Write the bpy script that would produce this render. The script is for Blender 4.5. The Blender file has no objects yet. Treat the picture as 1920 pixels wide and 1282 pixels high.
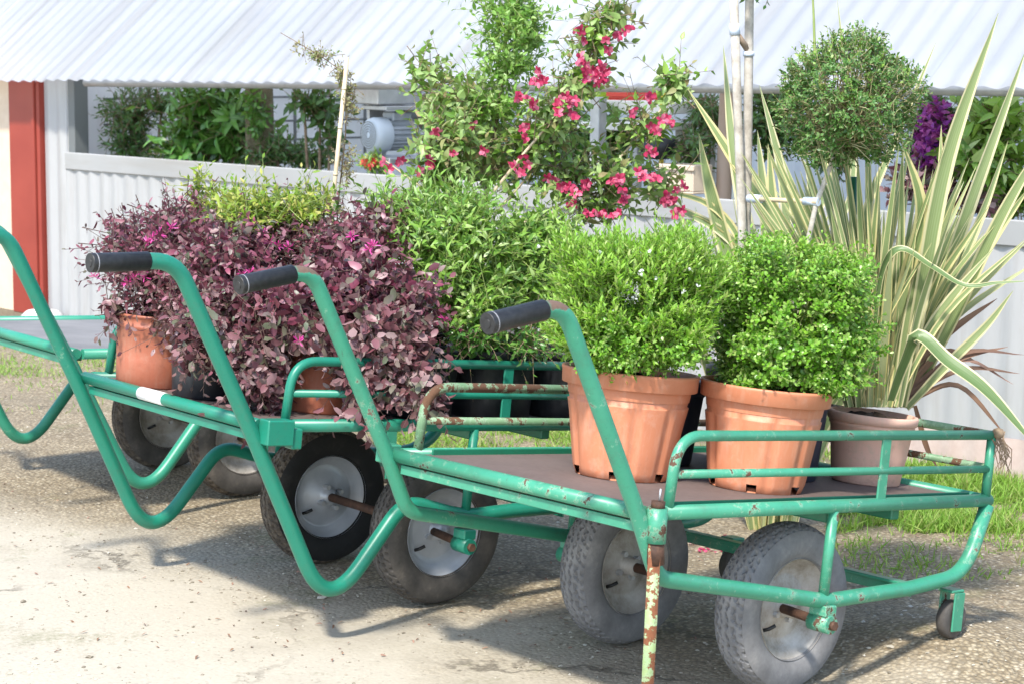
import bpy, math, random
import numpy as np
from mathutils import Vector, Matrix
random.seed(7); rng = np.random.default_rng(11)
PI = math.pi; R = math.radians
S = bpy.context.scene; COL = S.collection
def V(*a): return np.array(a, float)
def nz(a):
    a = np.asarray(a, float); return a/np.maximum(np.linalg.norm(a, axis=-1, keepdims=True), 1e-9)

# ------------------------------------------------------------------ camera
F, H, ROLL = 3920.5, 1.4746, 0.0094
TH = math.atan((641-98.3)/F)
cam = bpy.data.cameras.new('camera'); co = bpy.data.objects.new('camera', cam); COL.objects.link(co)
cam.sensor_width = 36; cam.lens = 36*F/1920; cam.clip_end = 500; cam.clip_start = .05
co.matrix_world = Matrix.Translation((0, 0, H)) @ Matrix.Rotation(PI/2-TH, 4, 'X') @ Matrix.Rotation(ROLL, 4, 'Z')
cam.dof.use_dof = True; cam.dof.focus_distance = 5.1; cam.dof.aperture_fstop = 10
S.camera = co
def ray(u, v):
    x0, y0 = u-960, v-641; cr, sr = math.cos(ROLL), math.sin(ROLL)
    x = cr*x0+sr*y0; y = -sr*x0+cr*y0
    return V(x/F, math.cos(TH)-y/F*math.sin(TH), -math.sin(TH)-y/F*math.cos(TH))
O = V(0, 0, H)
def at(u, v, y):                      # the place at depth y that the photo shows at pixel (u, v)
    r = ray(u, v); return O+r*(y/r[1])
def ground_at(u, v):
    r = ray(u, v); return O+r*(-H/r[2])

# ------------------------------------------------------------------ light
w = bpy.data.worlds.new('World'); S.world = w; w.use_nodes = True
SUN = nz(V(-.28, -.76, 1.08))
nt = w.node_tree; bg = nt.nodes['Background']
sky = nt.nodes.new('ShaderNodeTexSky'); sky.sky_type = 'NISHITA'; sky.sun_disc = False
sky.sun_elevation = math.asin(SUN[2]); sky.sun_rotation = math.atan2(SUN[0], SUN[1])
nt.links.new(sky.outputs[0], bg.inputs[0]); bg.inputs[1].default_value = .15
sl = bpy.data.lights.new('sun', 'SUN'); sl.energy = 2.45; sl.angle = R(4); sl.color = (1, .95, .87)
so = bpy.data.objects.new('sun', sl); COL.objects.link(so)
so.rotation_euler = Vector(-SUN).to_track_quat('-Z', 'Y').to_euler()
S.view_settings.view_transform = 'Standard'; S.view_settings.look = 'None'
S.view_settings.exposure = 1.4
S.cycles.max_bounces = 8; S.cycles.diffuse_bounces = 4; S.cycles.transmission_bounces = 6; S.cycles.transparent_max_bounces = 8
S.cycles.use_denoising = True

# ------------------------------------------------------------------ materials
class N:
    def __init__(s, name):
        s.m = bpy.data.materials.new(name); s.m.use_nodes = True
        s.t = s.m.node_tree; s.b = s.t.nodes['Principled BSDF']; s.out = s.t.nodes['Material Output']
    def n(s, typ, **k):
        o = s.t.nodes.new(typ)
        for a, b in k.items():
            if a.startswith('i_'): o.inputs[a[2:].replace('_', ' ')].default_value = b
            else: setattr(o, a, b)
        return o
    def l(s, a, b): s.t.links.new(a, b)
    def coord(s, kind='Object'):
        return s.n('ShaderNodeTexCoord').outputs[kind]
    def noise(s, scale, detail=4, rough=.55, vec=None, out=0):
        o = s.n('ShaderNodeTexNoise'); o.inputs['Scale'].default_value = scale; o.inputs['Detail'].default_value = detail; o.inputs['Roughness'].default_value = rough
        s.l(vec if vec is not None else s.coord(), o.inputs['Vector']); return o.outputs[out]
    def ramp(s, fac, stops, interp='LINEAR'):
        o = s.n('ShaderNodeValToRGB'); e = o.color_ramp.elements; o.color_ramp.interpolation = interp
        while len(e) < len(stops): e.new(.5)
        for x, (p, c) in zip(e, stops):
            x.position = p; x.color = (*c, 1) if isinstance(c, tuple) else (c, c, c, 1)
        s.l(fac, o.inputs[0]); return o.outputs[0]
    def mix(s, f, a, b, mode='MIX'):
        o = s.n('ShaderNodeMix', data_type='RGBA', blend_type=mode)
        for sock, x in ((o.inputs[0], f), (o.inputs[6], a), (o.inputs[7], b)):
            if hasattr(x, 'node'): s.l(x, sock)
            elif isinstance(x, tuple): sock.default_value = (*x, 1)
            else: sock.default_value = x
        return o.outputs[2]
    def math(s, op, a, b=0):
        o = s.n('ShaderNodeMath', operation=op)
        for i, x in enumerate((a, b)):
            if hasattr(x, 'node'): s.l(x, o.inputs[i])
            else: o.inputs[i].default_value = x
        return o.outputs[0]
    def set(s, col=None, rough=None, metal=None, bump=None, bs=.3, bd=.01):
        for k, x in (('Base Color', col), ('Roughness', rough), ('Metallic', metal)):
            if x is None: continue
            if hasattr(x, 'node'): s.l(x, s.b.inputs[k])
            else: s.b.inputs[k].default_value = (*x, 1) if isinstance(x, tuple) else x
        if bump is not None:
            o = s.n('ShaderNodeBump'); o.inputs['Strength'].default_value = bs; o.inputs['Distance'].default_value = bd
            s.l(bump, o.inputs['Height']); s.l(o.outputs[0], s.b.inputs['Normal'])
        return s.m

def paint(name, base, worn, rust, thr, rough=.38, patch=None):
    k = N(name)
    n1 = k.noise(7, 3); n2 = k.noise(38, 6, .7); n3 = k.noise(140, 3, .6)
    c = k.mix(n1, base, worn)
    dirt = k.ramp(n3, [(.55, 0.), (.8, .35)])
    c = k.mix(dirt, c, tuple(x*.55 for x in base))
    grime = k.ramp(k.noise(15, 6, .8), [(.52, 0.), (.72, .5)]); c = k.mix(grime, c, (.06, .13, .085))
    mp = k.n('ShaderNodeMapping'); mp.inputs['Scale'].default_value = (60, 60, 9); k.l(k.coord(), mp.inputs[0]); scr = k.ramp(k.noise(1, 5, .75, mp.outputs[0]), [(.66, 0.), (.70, .55)]); c = k.mix(scr, c, (.05, .075, .05))
    mix2 = k.math('ADD', k.math('MULTIPLY', n2, .6), k.math('MULTIPLY', n1, .4))
    pale = k.ramp(mix2, [(thr-.035, 0.), (thr-.02, 1.)])
    c = k.mix(k.math('MULTIPLY', pale, .3), c, (.34, .48, .34))
    m = k.ramp(mix2, [(thr, 0.), (thr+.02, 1.)])
    if patch:
        sp = k.n('ShaderNodeSeparateXYZ'); k.l(k.coord(), sp.inputs[0])
        zz = k.math('ADD', sp.outputs[2], k.math('MULTIPLY', k.math('SUBTRACT', n2, .5), .03)); yy = k.math('ABSOLUTE', k.math('SUBTRACT', sp.outputs[1], patch[0]))
        pm_ = k.math('MULTIPLY', k.ramp(k.math('SUBTRACT', zz, patch[1]), [(0., 0.), (.004, 1.)]), k.ramp(yy, [(patch[2], 1.), (patch[2]+.01, 0.)]))
        m = k.math('MAXIMUM', m, pm_)
    rc = k.mix(n3, rust, tuple(x*.45 for x in rust))
    c = k.mix(m, c, rc)
    k.set(c, k.math('ADD', k.math('MULTIPLY', m, .45), rough), 0, k.math('SUBTRACT', k.math('MULTIPLY', n1, .3), m), .25, .004)
    return k.m
M = {}
M['green_new'] = paint('green_paint_new', (.009, .165, .105), (.016, .215, .138), (.10, .05, .03), .675)
M['green_mid'] = paint('green_paint_mid', (.015, .20, .125), (.045, .28, .175), (.12, .06, .035), .64)
M['green_old'] = paint('green_paint_old', (.022, .215, .125), (.07, .30, .185), (.13, .062, .036), .585)
M['green_handle'] = paint('green_paint_handle', (.022, .215, .125), (.06, .29, .18), (.20, .125, .09), .61, .38, (-.945, .672, .045))
M['green_dark'] = paint('green_paint_dark', (.008, .14, .075), (.012, .19, .10), (.14, .06, .03), .66)
M['rusty_pole'] = paint('green_paint_flaked', (.20, .36, .12), (.40, .40, .22), (.24, .09, .04), .452, .6)
M['rusty_rail'] = paint('green_paint_rusted', (.10, .26, .13), (.2, .24, .13), (.15, .075, .04), .49, .55)
M['rust'] = N('rust').m
k = N('rust_steel'); n = k.noise(30, 5, .7); M['rust'] = k.set(k.ramp(n, [(.3, (.04, .022, .016)), (.6, (.12, .06, .036)), (.8, (.10, .07, .055))]), .75, .3, n, .4, .003)
k = N('rubber_grip'); n = k.noise(90, 3); M['grip'] = k.set(k.ramp(n, [(.35, .012), (.75, .03)]), .5, 0, n, .15, .002)
k = N('white_paint'); M['white_paint'] = k.set((.75, .75, .73), .5); k = N('grip_ring'); M['gring'] = k.set((.22, .22, .23), .4)
def tyre_mat(name, a, b, dust):
    k = N(name); n = k.noise(16, 5, .65); n2 = k.noise(120, 3)
    c = k.ramp(n, [(.3, a), (.55, b), (.75, dust)])
    c = k.mix(k.math('MULTIPLY', n2, .5), c, tuple(x*.6 for x in b))
    return k.set(c, .8, 0, n2, .35, .002)
M['tyre_black'] = tyre_mat('tyre_black', (.006, .006, .006), (.011, .011, .011), (.035, .032, .028))
M['tyre_dusty'] = tyre_mat('tyre_dusty', (.04, .036, .033), (.09, .08, .07), (.20, .17, .14))
M['tyre_grey'] = tyre_mat('tyre_grey', (.13, .127, .127), (.215, .21, .208), (.33, .315, .295))
k = N('tyre_tread_mud'); n = k.noise(40, 5, .7); M['tread_mud'] = k.set(k.ramp(n, [(.35, (.03, .024, .02)), (.55, (.10, .08, .06)), (.75, (.2, .165, .125))]), .9, 0, n, .4, .003)
k = N('rim_silver'); n = k.noise(12, 4); M['rim_silver'] = k.set(k.ramp(n, [(.3, (.33, .35, .38)), (.7, (.48, .50, .53))]), .36, .2)
k = N('rim_dirty'); n = k.noise(14, 5, .7); M['rim_dirty'] = k.set(k.ramp(n, [(.3, (.20, .17, .13)), (.5, (.37, .34, .30)), (.75, (.50, .48, .45))]), .55, .1, n, .2, .002)
k = N('deck_board'); n = k.noise(5, 5, .6); n2 = k.noise(80, 3)
M['deck'] = k.set(k.mix(k.math('MULTIPLY', n2, .5), k.ramp(n, [(.3, (.085, .058, .05)), (.7, (.14, .10, .088))]), (.2, .16, .14)), .75, 0, n2, .2, .002)
k = N('deck_grey'); n = k.noise(5, 5, .6); M['deck_grey'] = k.set(k.ramp(n, [(.3, (.15, .145, .14)), (.7, (.23, .22, .21))]), .75)
def pot_mat(name, a, b, stain, rough=.45, amt=.4):
    k = N(name); n = k.noise(4, 5, .6); n2 = k.noise(24, 5, .75); n3 = k.noise(260, 2)
    c = k.ramp(n, [(.3, a), (.7, b)])
    c = k.mix(k.ramp(n2, [(.54, 0.), (.72, amt)]), c, stain)
    mp = k.n('ShaderNodeMapping'); mp.inputs['Scale'].default_value = (26, 26, 3.2); k.l(k.coord(), mp.inputs[0]); ns = k.noise(1, 6, .75, mp.outputs[0])
    c = k.mix(k.ramp(ns, [(.52, 0.), (.70, amt*.9)]), c, stain); c = k.mix(k.ramp(k.noise(9, 6, .8), [(.56, 0.), (.7, amt*.8)]), c, tuple(x*.55 for x in a))
    return k.set(c, k.math('ADD', k.math('MULTIPLY', n2, .3), rough-.1), 0, n3, .08, .001)
M['pot_orange'] = pot_mat('plastic_terracotta_bright', (.52, .185, .09), (.60, .23, .12), (.62, .38, .27))
M['pot_brown'] = pot_mat('plastic_terracotta_brown', (.33, .10, .055), (.40, .13, .075), (.40, .22, .15), .4)
M['pot_pale'] = pot_mat('terracotta_pale', (.64, .37, .27), (.70, .45, .35), (.50, .38, .28), .7, .6)
M['pot_black'] = pot_mat('plastic_black', (.012, .013, .016), (.018, .02, .024), (.05, .05, .05), .4)
M['pot_slate'] = pot_mat('plastic_slate', (.022, .028, .045), (.03, .037, .058), (.06, .06, .07), .4)
k = N('soil'); n = k.noise(60, 5, .8); M['soil'] = k.set(k.ramp(n, [(.3, (.02, .013, .008)), (.7, (.09, .06, .04))]), .95, 0, n, .8, .01)
def leaf_mat(name, cols, rough=.45, trans=.3, mid=None):
    k = N(name); g = k.n('ShaderNodeNewGeometry'); pos = [i/(max(1, len(cols)-1)) for i in range(len(cols))]
    c = k.ramp(g.outputs['Random Per Island'], list(zip(pos, cols)))
    if mid:
        uv = k.n('ShaderNodeUVMap'); sp = k.n('ShaderNodeSeparateXYZ'); k.l(uv.outputs[0], sp.inputs[0])
        d = k.math('ABSOLUTE', k.math('SUBTRACT', sp.outputs[0], .5))
        c = k.mix(k.ramp(d, [(.0, .55), (.10, 0.)]), c, mid)
    k.set(c, rough)
    tr = k.n('ShaderNodeBsdfTranslucent'); k.l(k.mix(.35, c, (.5, .6, .1) if cols[0][1] > cols[0][0] else (.5, .15, .2)), tr.inputs[0])
    mx = k.n('ShaderNodeMixShader'); mx.inputs[0].default_value = trans
    k.l(k.b.outputs[0], mx.inputs[1]); k.l(tr.outputs[0], mx.inputs[2]); k.l(mx.outputs[0], k.out.inputs[0])
    return k.m
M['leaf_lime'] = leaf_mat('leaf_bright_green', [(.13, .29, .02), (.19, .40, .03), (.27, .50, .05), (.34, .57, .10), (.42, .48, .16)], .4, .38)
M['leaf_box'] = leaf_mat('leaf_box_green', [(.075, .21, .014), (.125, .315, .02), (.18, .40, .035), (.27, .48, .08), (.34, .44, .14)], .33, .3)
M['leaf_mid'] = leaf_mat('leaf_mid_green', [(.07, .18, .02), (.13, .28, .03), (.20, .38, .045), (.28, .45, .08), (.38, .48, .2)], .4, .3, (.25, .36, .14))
M['leaf_olive'] = leaf_mat('leaf_olive', [(.13, .21, .055), (.19, .30, .08), (.25, .38, .11), (.33, .44, .17), (.27, .20, .09)], .5, .3)
M['leaf_fresh'] = leaf_mat('leaf_fresh_green', [(.13, .30, .04), (.19, .38, .06), (.27, .46, .11), (.35, .50, .18)], .4, .38)
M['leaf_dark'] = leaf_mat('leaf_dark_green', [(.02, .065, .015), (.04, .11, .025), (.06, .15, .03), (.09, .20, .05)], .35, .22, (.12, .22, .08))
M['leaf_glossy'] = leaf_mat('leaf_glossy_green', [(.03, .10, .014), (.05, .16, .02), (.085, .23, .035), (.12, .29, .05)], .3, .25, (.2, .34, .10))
M['leaf_yellow'] = leaf_mat('leaf_yellow_green', [(.13, .26, .02), (.22, .34, .03), (.36, .42, .06), (.48, .44, .14)], .45, .35)
M['leaf_purple'] = leaf_mat('leaf_purple', [(.06, .019, .026), (.12, .036, .048), (.19, .062, .078), (.26, .10, .12), (.21, .155, .145), (.11, .14, .08), (.33, .15, .185), (.25, .05, .09), (.09, .025, .036), (.16, .05, .062)], .42, .22)
M['leaf_dusky'] = leaf_mat('leaf_dusky', [(.08, .03, .035), (.15, .06, .068), (.22, .09, .10), (.11, .13, .075), (.28, .15, .16), (.34, .25, .24), (.18, .055, .07)], .42, .2)
M['leaf_faded'] = leaf_mat('leaf_faded', [(.24, .24, .08), (.34, .33, .14), (.42, .40, .24), (.2, .25, .07)], .6, .35)
M['leaf_topiary'] = leaf_mat('leaf_topiary', [(.04, .12, .022), (.07, .18, .035), (.12, .25, .055), (.20, .31, .11)], .42, .22)
M['twig'] = leaf_mat('twig_olive', [(.22, .2, .09), (.32, .29, .14), (.42, .38, .22)], .8, .02)
M['dead'] = leaf_mat('dead_leaf', [(.20, .11, .06), (.30, .19, .12), (.16, .09, .06), (.36, .22, .16)], .8, .15)
k = N('stem_brown'); n = k.noise(50, 4); M['stem'] = k.set(k.ramp(n, [(.3, (.13, .085, .05)), (.7, (.30, .22, .14))]), .85)
k = N('stem_purple'); n = k.noise(50, 4); M['stem_dark'] = k.set(k.ramp(n, [(.3, (.06, .035, .03)), (.7, (.14, .09, .07))]), .85)
k = N('stem_green'); n = k.noise(30, 4); M['stem_green'] = k.set(k.ramp(n, [(.3, (.16, .24, .06)), (.7, (.28, .33, .10))]), .6)
k = N('bark_pale'); n = k.noise(22, 6, .7); M['bark_pale'] = k.set(k.ramp(n, [(.3, (.27, .235, .19)), (.52, (.46, .42, .36)), (.75, (.58, .55, .50))]), .85, 0, n, .5, .004)
k = N('bark_brown'); n = k.noise(20, 6, .75); M['bark_brown'] = k.set(k.ramp(n, [(.3, (.06, .05, .03)), (.55, (.15, .13, .07)), (.75, (.26, .2, .13))]), .9, 0, n, .9, .02)
k = N('bamboo'); n = k.noise(18, 4); M['bamboo'] = k.set(k.ramp(n, [(.3, (.50, .38, .24)), (.7, (.66, .55, .38))]), .5)
k = N('tape'); M['tape'] = k.set((.62, .68, .78), .35)
k = N('pole_green'); M['pole_green'] = k.set((.01, .09, .035), .35)
def petal(name, cols):
    return leaf_mat(name, cols, .5, .3)
M['petal_red'] = petal('petal_crimson', [(.36, .012, .06), (.48, .028, .10), (.56, .06, .15), (.64, .18, .27)])
M['petal_pink'] = petal('petal_magenta', [(.55, .03, .22), (.70, .07, .34), (.75, .16, .45)])
M['petal_coral'] = petal('petal_coral', [(.50, .03, .03), (.62, .06, .045), (.60, .12, .06)])
M['petal_violet'] = petal('petal_violet', [(.16, .015, .24), (.26, .03, .30), (.36, .05, .27), (.42, .10, .32)])
# variegated flax blade: cream margins beside a green centre (uv x runs across the blade)
def flax_mat(name, t0, t1, dark):
    k = N(name); g = k.n('ShaderNodeNewGeometry'); uv = k.n('ShaderNodeUVMap'); sp = k.n('ShaderNodeSeparateXYZ'); k.l(uv.outputs[0], sp.inputs[0])
    rnd = g.outputs['Random Per Island']
    wob = k.math('MULTIPLY', k.math('SUBTRACT', k.noise(3, 2), .5), .12)
    d = k.math('ABSOLUTE', k.math('ADD', k.math('SUBTRACT', sp.outputs[0], .5), wob))
    cen = k.ramp(rnd, [(0, (.17, .24, .07)), (.4, (.26, .33, .14)), (.7, (.20, .27, .09)), (1, (.40, .43, .22))])
    st = k.n('ShaderNodeTexWave', wave_type='BANDS', bands_direction='X'); st.inputs['Scale'].default_value = 2.4; st.inputs['Distortion'].default_value = 1.5; k.l(uv.outputs[0], st.inputs['Vector'])
    cen = k.mix(k.math('MULTIPLY', st.outputs['Fac'], .35), cen, (.36, .42, .22))
    cen = k.mix(dark, cen, (.05, .13, .03))
    edge = k.ramp(rnd, [(0, (.66, .58, .26)), (.5, (.72, .66, .40)), (1, (.62, .55, .20))])
    thr = k.math('ADD', k.math('MULTIPLY', rnd, t1), t0)
    c = k.mix(k.ramp(k.math('SUBTRACT', d, thr), [(0., 0.), (.05, 1.)]), cen, edge)
    k.set(c, .42); tr = k.n('ShaderNodeBsdfTranslucent'); k.l(c, tr.inputs[0]); mx = k.n('ShaderNodeMixShader'); mx.inputs[0].default_value = .25
    k.l(k.b.outputs[0], mx.inputs[1]); k.l(tr.outputs[0], mx.inputs[2]); k.l(mx.outputs[0], k.out.inputs[0]); return k.m
M['flax'] = flax_mat('flax_blade', .21, .18, 0.); M['flax_bent'] = flax_mat('flax_bent_blade', .36, .03, .6)
# building materials
def sheet(name, a, b, trans, rough=.45, tcol=(.8, .84, .9), streak=0, ssc=(14, 14, 1.2)):
    k = N(name); n = k.noise(1.3, 4); n2 = k.noise(18, 5, .7)
    c = k.mix(k.math('MULTIPLY', n2, .4), k.ramp(n, [(.3, a), (.7, b)]), tuple(x*.86 for x in a))
    if streak:
        mp = k.n('ShaderNodeMapping'); mp.inputs['Scale'].default_value = ssc; k.l(k.coord(), mp.inputs[0])
        ns = k.noise(1, 5, .7, mp.outputs[0]); c = k.mix(k.ramp(ns, [(.5, 0.), (.75, streak)]), c, (.30, .28, .25))
    k.set(c, rough); tr = k.n('ShaderNodeBsdfTranslucent'); tr.inputs[0].default_value = (*tcol, 1); mx = k.n('ShaderNodeMixShader'); mx.inputs[0].default_value = trans
    k.l(k.b.outputs[0], mx.inputs[1]); k.l(tr.outputs[0], mx.inputs[2]); k.l(mx.outputs[0], k.out.inputs[0]); return k.m
M['roof'] = sheet('roof_sheet', (.44, .455, .475), (.56, .57, .59), .46, .35, (.8, .84, .9), .75, (5.5, .3, .3))
M['wall'] = sheet('wall_sheet', (.42, .42, .415), (.51, .51, .50), .22, .4, (.74, .75, .75), .65)
M['cap'] = sheet('wall_cap_sheet', (.33, .335, .33), (.43, .43, .42), .15, .5, (.7, .7, .7), .7, (1.2, 1.2, 14))
M['endwall'] = sheet('end_wall_sheet', (.50, .51, .52), (.60, .61, .62), .5, .4, (.85, .87, .9))
k = N('galvanised'); n = k.noise(16, 4); M['galv'] = k.set(k.ramp(n, [(.3, (.38, .39, .40)), (.7, (.52, .53, .54))]), .4, .5)
k = N('dark_grey_metal'); M['dgrey'] = k.set((.13, .14, .14), .5)
k = N('red_metal'); n = k.noise(3, 3); M['redpost'] = k.set(k.ramp(n, [(.3, (.24, .03, .018)), (.7, (.30, .045, .027))]), .45)
k = N('cream_render'); n = k.noise(12, 5, .7); M['cream'] = k.set(k.ramp(n, [(.3, (.58, .46, .34)), (.7, (.66, .54, .41))]), .85, 0, n, .15, .01)
k = N('plinth_pink'); n = k.noise(6, 5, .7); M['plinth'] = k.set(k.ramp(n, [(.3, (.42, .31, .27)), (.7, (.55, .45, .41))]), .85)
k = N('motor_grey'); n = k.noise(20, 4); M['motor'] = k.set(k.ramp(n, [(.3, (.27, .30, .33)), (.7, (.38, .41, .45))]), .45, .2)
k = N('motor_cover'); M['motorcover'] = k.set((.50, .56, .62), .4)
k = N('pulley'); M['pulley'] = k.set((.33, .24, .17), .6, .2)
k = N('plastic_lime'); M['lime'] = k.set((.35, .55, .05), .4)
k = N('plastic_yellow'); M['yellow'] = k.set((.65, .50, .04), .45)
k = N('plastic_red'); M['redplastic'] = k.set((.60, .06, .04), .4)
k = N('white_board'); M['board'] = k.set((.74, .73, .70), .5)
k = N('beige_box'); M['beige'] = k.set((.55, .45, .34), .6)
k = N('stone_white'); n = k.noise(20, 5); M['stone'] = k.set(k.ramp(n, [(.3, (.5, .48, .45)), (.7, (.72, .7, .68))]), .8, 0, n, .3, .01)

# ------------------------------------------------------------------ mesh helpers
class MB:
    def __init__(s): s.v = []; s.f = []; s.mi = []; s.sm = []
    def add(s, v, f, mi=0, sm=True):
        o = len(s.v); s.v += [tuple(map(float, x)) for x in v]
        for q in f: s.f.append(tuple(o+i for i in q)); s.mi.append(mi); s.sm.append(sm)
        return s
    def box(s, c, size, rot=None, mi=0, bev=.003):
        c = np.asarray(c, float); h = np.asarray(size, float)/2; b = min(bev, *(h*.6))
        v = []; idx = {}
        for sx in (-1, 1):
            for sy in (-1, 1):
                for sz in (-1, 1):
                    for ax in range(3):
                        p = np.array([sx*(h[0]-b), sy*(h[1]-b), sz*(h[2]-b)]); p[ax] += (sx, sy, sz)[ax]*b
                        idx[(sx, sy, sz, ax)] = len(v); v.append(p)
        f = []
        for ax in range(3):
            a1, a2 = [(1, 2), (2, 0), (0, 1)][ax]
            for sg in (-1, 1):
                q = []
                for t1, t2 in ((-1, -1), (1, -1), (1, 1), (-1, 1)):
                    k_ = [0, 0, 0]; k_[ax] = sg; k_[a1] = t1; k_[a2] = t2; q.append(idx[(*k_, ax)])
                f.append(q if sg > 0 else q[::-1])
            for t1 in (-1, 1):
                for t2 in (-1, 1):
                    e = []
                    for sg in (-1, 1):
                        k_ = [0, 0, 0]; k_[ax] = sg; k_[a1] = t1; k_[a2] = t2; e.append((idx[(*k_, a1)], idx[(*k_, a2)]))
                    f.append((e[0][0], e[0][1], e[1][1], e[1][0]))
        for sx in (-1, 1):
            for sy in (-1, 1):
                for sz in (-1, 1): f.append(tuple(idx[(sx, sy, sz, a)] for a in range(3)))
        v = np.array(v)
        if rot is not None: v = v @ np.asarray(rot).T
        return s.add(v+c, f, mi, False)
    def tube(s, pts, r, seg=14, fil=0, mi=0, cap=True, taper=None, flat=None):
        P = [np.asarray(p, float) for p in pts]
        if fil:
            Q = [P[0]]
            for i in range(1, len(P)-1):
                fr = fil[i] if isinstance(fil, (list, tuple)) else fil
                a, b, c = P[i-1], P[i], P[i+1]; d1 = nz(a-b); d2 = nz(c-b)
                ang = math.acos(max(-1, min(1, float(d1 @ d2))))
                t = min(fr/max(math.tan(ang/2), 1e-4), .49*np.linalg.norm(a-b), .49*np.linalg.norm(c-b))
                n_ = max(2, int((PI-ang)/R(9)))
                for j in range(n_+1):
                    x = j/n_; Q.append((1-x)**2*(b+d1*t)+2*x*(1-x)*b+x*x*(b+d2*t))
            Q.append(P[-1]); P = Q
        P = np.array(P); n_ = len(P); T = np.zeros_like(P); T[1:-1] = nz(P[2:]-P[:-2]); T[0] = nz(P[1]-P[0]); T[-1] = nz(P[-1]-P[-2])
        up = V(0, 0, 1) if abs(T[0][2]) < .9 else V(1, 0, 0)
        a = nz(np.cross(T[0], up)); vs = []
        for i in range(n_):
            a = nz(a-T[i]*(a @ T[i])); b = np.cross(T[i], a)
            rr = r if taper is None else r+(taper-r)*i/(n_-1)
            for j in range(seg):
                th = 2*PI*j/seg; vs.append(P[i]+rr*(math.cos(th)*a+math.sin(th)*b))
        f = [(i*seg+j, i*seg+(j+1) % seg, (i+1)*seg+(j+1) % seg, (i+1)*seg+j) for i in range(n_-1) for j in range(seg)]
        s.add(vs, f, mi, True)
        if cap:
            o = len(s.v); s.add([P[0], P[-1]], [], mi)
            b0 = o-len(vs)
            for j in range(seg):
                s.f.append((o, b0+(j+1) % seg, b0+j)); s.mi.append(mi); s.sm.append(False)
                e = b0+(n_-1)*seg; s.f.append((o+1, e+j, e+(j+1) % seg)); s.mi.append(mi); s.sm.append(False)
        return s
    def lathe(s, prof, seg=48, axis='Z', c=(0, 0, 0), mi=0, fn=None, skip=None, sm=True):
        vs = []; n_ = len(prof); c = np.asarray(c, float)
        for i, (r, h) in enumerate(prof):
            for j in range(seg):
                th = 2*PI*j/seg; rr, hh = (r, h) if fn is None else fn(i, th, r, h)
                x, y, z = rr*math.cos(th), rr*math.sin(th), hh
                vs.append(c+(V(x, y, z) if axis == 'Z' else V(z, x, y)))
        f = [(i*seg+j, i*seg+(j+1) % seg, (i+1)*seg+(j+1) % seg, (i+1)*seg+j) for i in range(n_-1) for j in range(seg) if not (skip and skip(i, j))]
        return s.add(vs, f, mi, sm)
    def build(s, name, mats, parent=None):
        me = bpy.data.meshes.new(name); me.from_pydata(s.v, [], s.f)
        for m in (mats if isinstance(mats, (list, tuple)) else [mats]): me.materials.append(m)
        me.polygons.foreach_set('material_index', s.mi); me.polygons.foreach_set('use_smooth', s.sm); me.update()
        return link(name, me, parent)
def link(name, me, parent=None):
    o = bpy.data.objects.new(name, me); COL.objects.link(o)
    if parent is not None: o.parent = parent
    return o
def tag(o, label=None, cat=None, group=None, kind=None):
    if label: o['label'] = label
    if cat: o['category'] = cat
    if group: o['group'] = group
    if kind: o['kind'] = kind
    return o
def thing(name, label, cat, mat=None, group=None):
    o = bpy.data.objects.new(name, None); COL.objects.link(o); o.empty_display_size = .05
    if mat is not None: o.matrix_world = mat if isinstance(mat, Matrix) else Matrix.Translation(mat)
    return tag(o, label, cat, group)

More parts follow.
